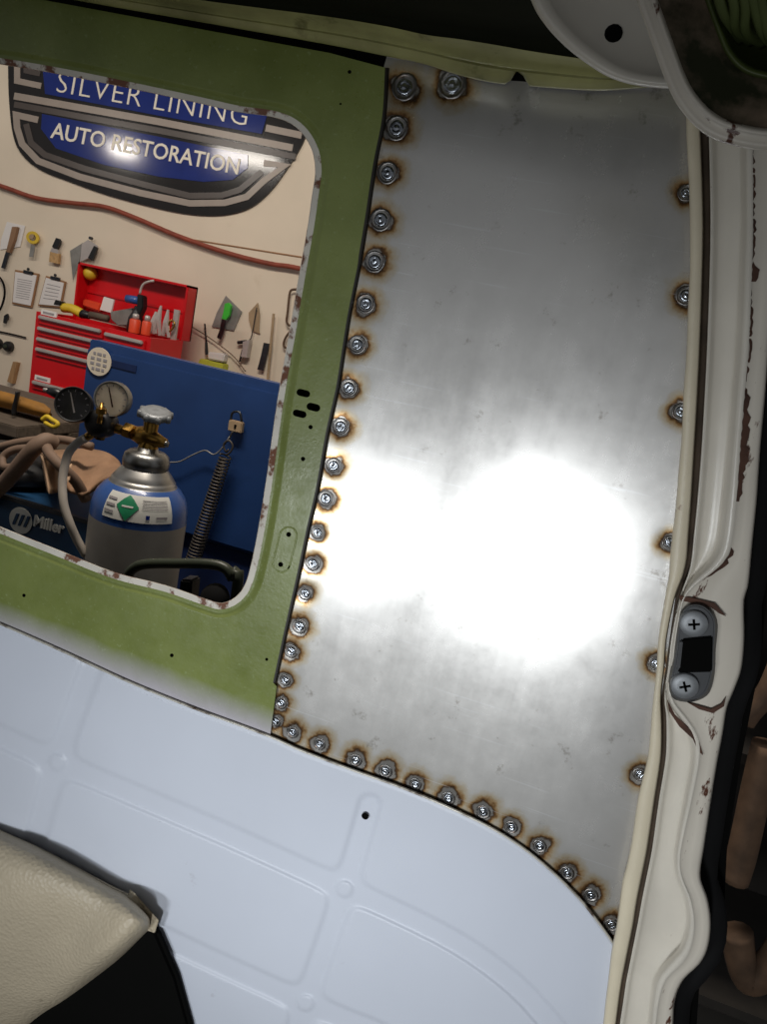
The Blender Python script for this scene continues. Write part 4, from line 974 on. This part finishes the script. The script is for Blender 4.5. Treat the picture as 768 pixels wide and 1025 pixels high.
for lab, pts, r in (('thick brown cable crossing diagonally over the welder', ((-30, 512, -.02), (0, 488, -.03), (18, 468, -.04), (34, 449, -.04), (46, 441, -.02), (54, 444, 0)), .019),
                    ('brown cable curving down behind the tan rag', ((46, 446, -.02), (50, 455, -.05), (62, 468, -.06), (76, 482, -.03), (86, 500, 0)), .013),
                    ('brown cable lying along the back of the welder', ((-10, 450, .1), (25, 442, .1), (60, 440, .1), (92, 447, .1)), .011),
                    ('thin brown cable loop at the left of the welder', ((40, 448, .06), (15, 450, .05), (3, 458, .04), (6, 468, .02), (30, 462, .02)), .010)):
    solid('cable', tube(cr([P(x, y, MY+d) for x, y, d in pts], 6), r, 10), 'cable_brown', lab, 'cable', 'cables on the welder', smooth=True)
solid('void_filler', merge(lathe([(.02, -.02), (.15, -.016), (.17, .0), (.165, .03), (.12, .05), (.06, .06), (.0, .062)], (P(-2, 495, MY+.12).x, MY+.16, mz1+.022), (0, 0, 1), 28)), 'black_plastic', 'black lump added for the dark void under the cables on the welder', 'dark filler', smooth=True)  # black lump stands in for the dark void under the cables
# bench with tool belt
KY = 2.3
a, b = P(-60, 372, KY), P(82, 412, KY)
bh = thing('workbench', 'dark worn wooden bench top left of the blue cabinet', 'workbench', ((a.x+b.x)/2, KY+.15, 0))
zt2 = P(20, 419, KY-.14).z
link('plank', box(a.x-.3, P(72, 410, KY).x, KY-.26, KY+.35, zt2-.04, zt2), 'wood_dark', bh, bevel=.004)
link('plank', box(a.x-.3, P(72, 425, KY-.06).x, KY-.22, KY+.25, zt2-.13, zt2-.08), 'wood_dark', bh, bevel=.004)
for xx in (a.x-.25, P(62, 425, KY).x): link('leg', box(xx-.04, xx+.04, KY, KY+.08, 0, zt2-.04), 'wood_dark', bh)
bg = thing('tool_belt', 'ochre leather tool belt with black strap on the bench', 'tool belt', P(25, 422, KY-.1))
link('pouch', prism_pts([P(x, y, KY-.14) for x, y in ((-30, 384), (0, 391), (22, 397), (44, 404), (54, 412), (50, 419.5), (20, 412), (-30, 400))], [P(x, y, KY-.04) for x, y in ((-30, 384), (0, 391), (22, 397), (44, 404), (54, 412), (50, 419.5), (20, 412), (-30, 400))]), 'bag_ochre', bg, bevel=.012, smooth=True)
link('strap', tube(cr([P(x, y, KY-.16) for x, y in ((18, 392), (17, 398), (14.5, 408), (14, 415))], 5), .011, 8, flat=.5), 'black_plastic', bg, smooth=True)
link('buckle', tube(cr([P(x, y, KY-.16) for x, y in ((42, 420), (47, 417), (52, 420), (58, 424), (54, 427), (45, 423))], 5), .008, 6), 'yellow', bg, smooth=True)

# ================================================================== CARRY CASE BELOW THE WINDOW
CYY = 1.02
cs = thing('hand_trolley', 'dark olive hand trolley with a rounded tubular handle below the cylinder', 'trolley', (P(180, 600, CYY).x, CYY, 0))
hq = [P(x, y, CYY) for x, y in ((122, 610), (127, 580), (134, 569), (148, 564.5), (180, 564), (208, 564.5), (224, 568), (232, 578), (236, 600))]
hq = [Vector((hq[0].x, CYY, .01)), Vector((hq[0].x, CYY, .4))]+hq+[Vector((hq[-1].x+.003, CYY, .4)), Vector((hq[-1].x+.003, CYY, .01))]
link('handle', tube(cr(hq, 6), .0085, 12), 'olive_dark', cs, smooth=True)
link('back_plate', box(hq[0].x+.01, hq[-1].x-.01, CYY-.004, CYY+.004, .1, P(180, 604, CYY).z), 'olive_dark', cs, bevel=.002)
link('toe_plate', box(hq[0].x-.01, hq[-1].x+.01, CYY, CYY+.2, 0, .008), 'olive_dark', cs)
link('latch', prism([(180, 580), (192, 581), (189, 612), (177, 610)], CYY-.012, .03), 'black_plastic', cs, bevel=.003)
link('cap', lathe([(.022, 0), (.024, .012), (.016, .020), (0, .021)], P(217, 600, CYY-.004), (0, -1, .6), 18), 'rubber', cs, smooth=True)

# ================================================================== BEYOND THE PILLAR
for lab, pts, r in (('straight rusty pipe standing in the dark beyond the pillar', ((768, 745), (757, 790), (744, 850), (735, 880)), .022),
                    ('bent tan pipe low in the dark beyond the pillar', ((738, 932), (742, 960), (750, 980), (766, 972), (790, 940)), .024),
                    ('brown pipe at the right edge beyond the pillar', ((790, 640), (770, 690), (752, 712), (745, 722)), .016)):
    solid('rusty_pipe', tube(cr([P(x, y, 1.15) for x, y in pts], 6), r, 12), 'rust_pipe', lab, 'pipe', 'rusty pipes beyond the pillar', smooth=True)
a = P(720, 500, 1.45)
sh = thing('backdrop_rack', 'dark rack added as backdrop for the darkness beyond the pillar', 'rack', (a.x+.6, 1.6, 0))  # rack put in as a dark ground for the darkness here
link('back', box(a.x-.25, a.x+1.6, 1.75, 1.77, 0, 2.2), 'dark_shop', sh)
for z in (.25, .75, 1.25, 1.7): link('backdrop_shelf', box(a.x-.22, a.x+1.6, 1.35, 1.75, z, z+.02), 'dark_shop', sh)
for x in (a.x-.22, a.x+1.0): link('backdrop_post', box(x, x+.03, 1.35, 1.38, 0, 2.2), 'dark_shop', sh)
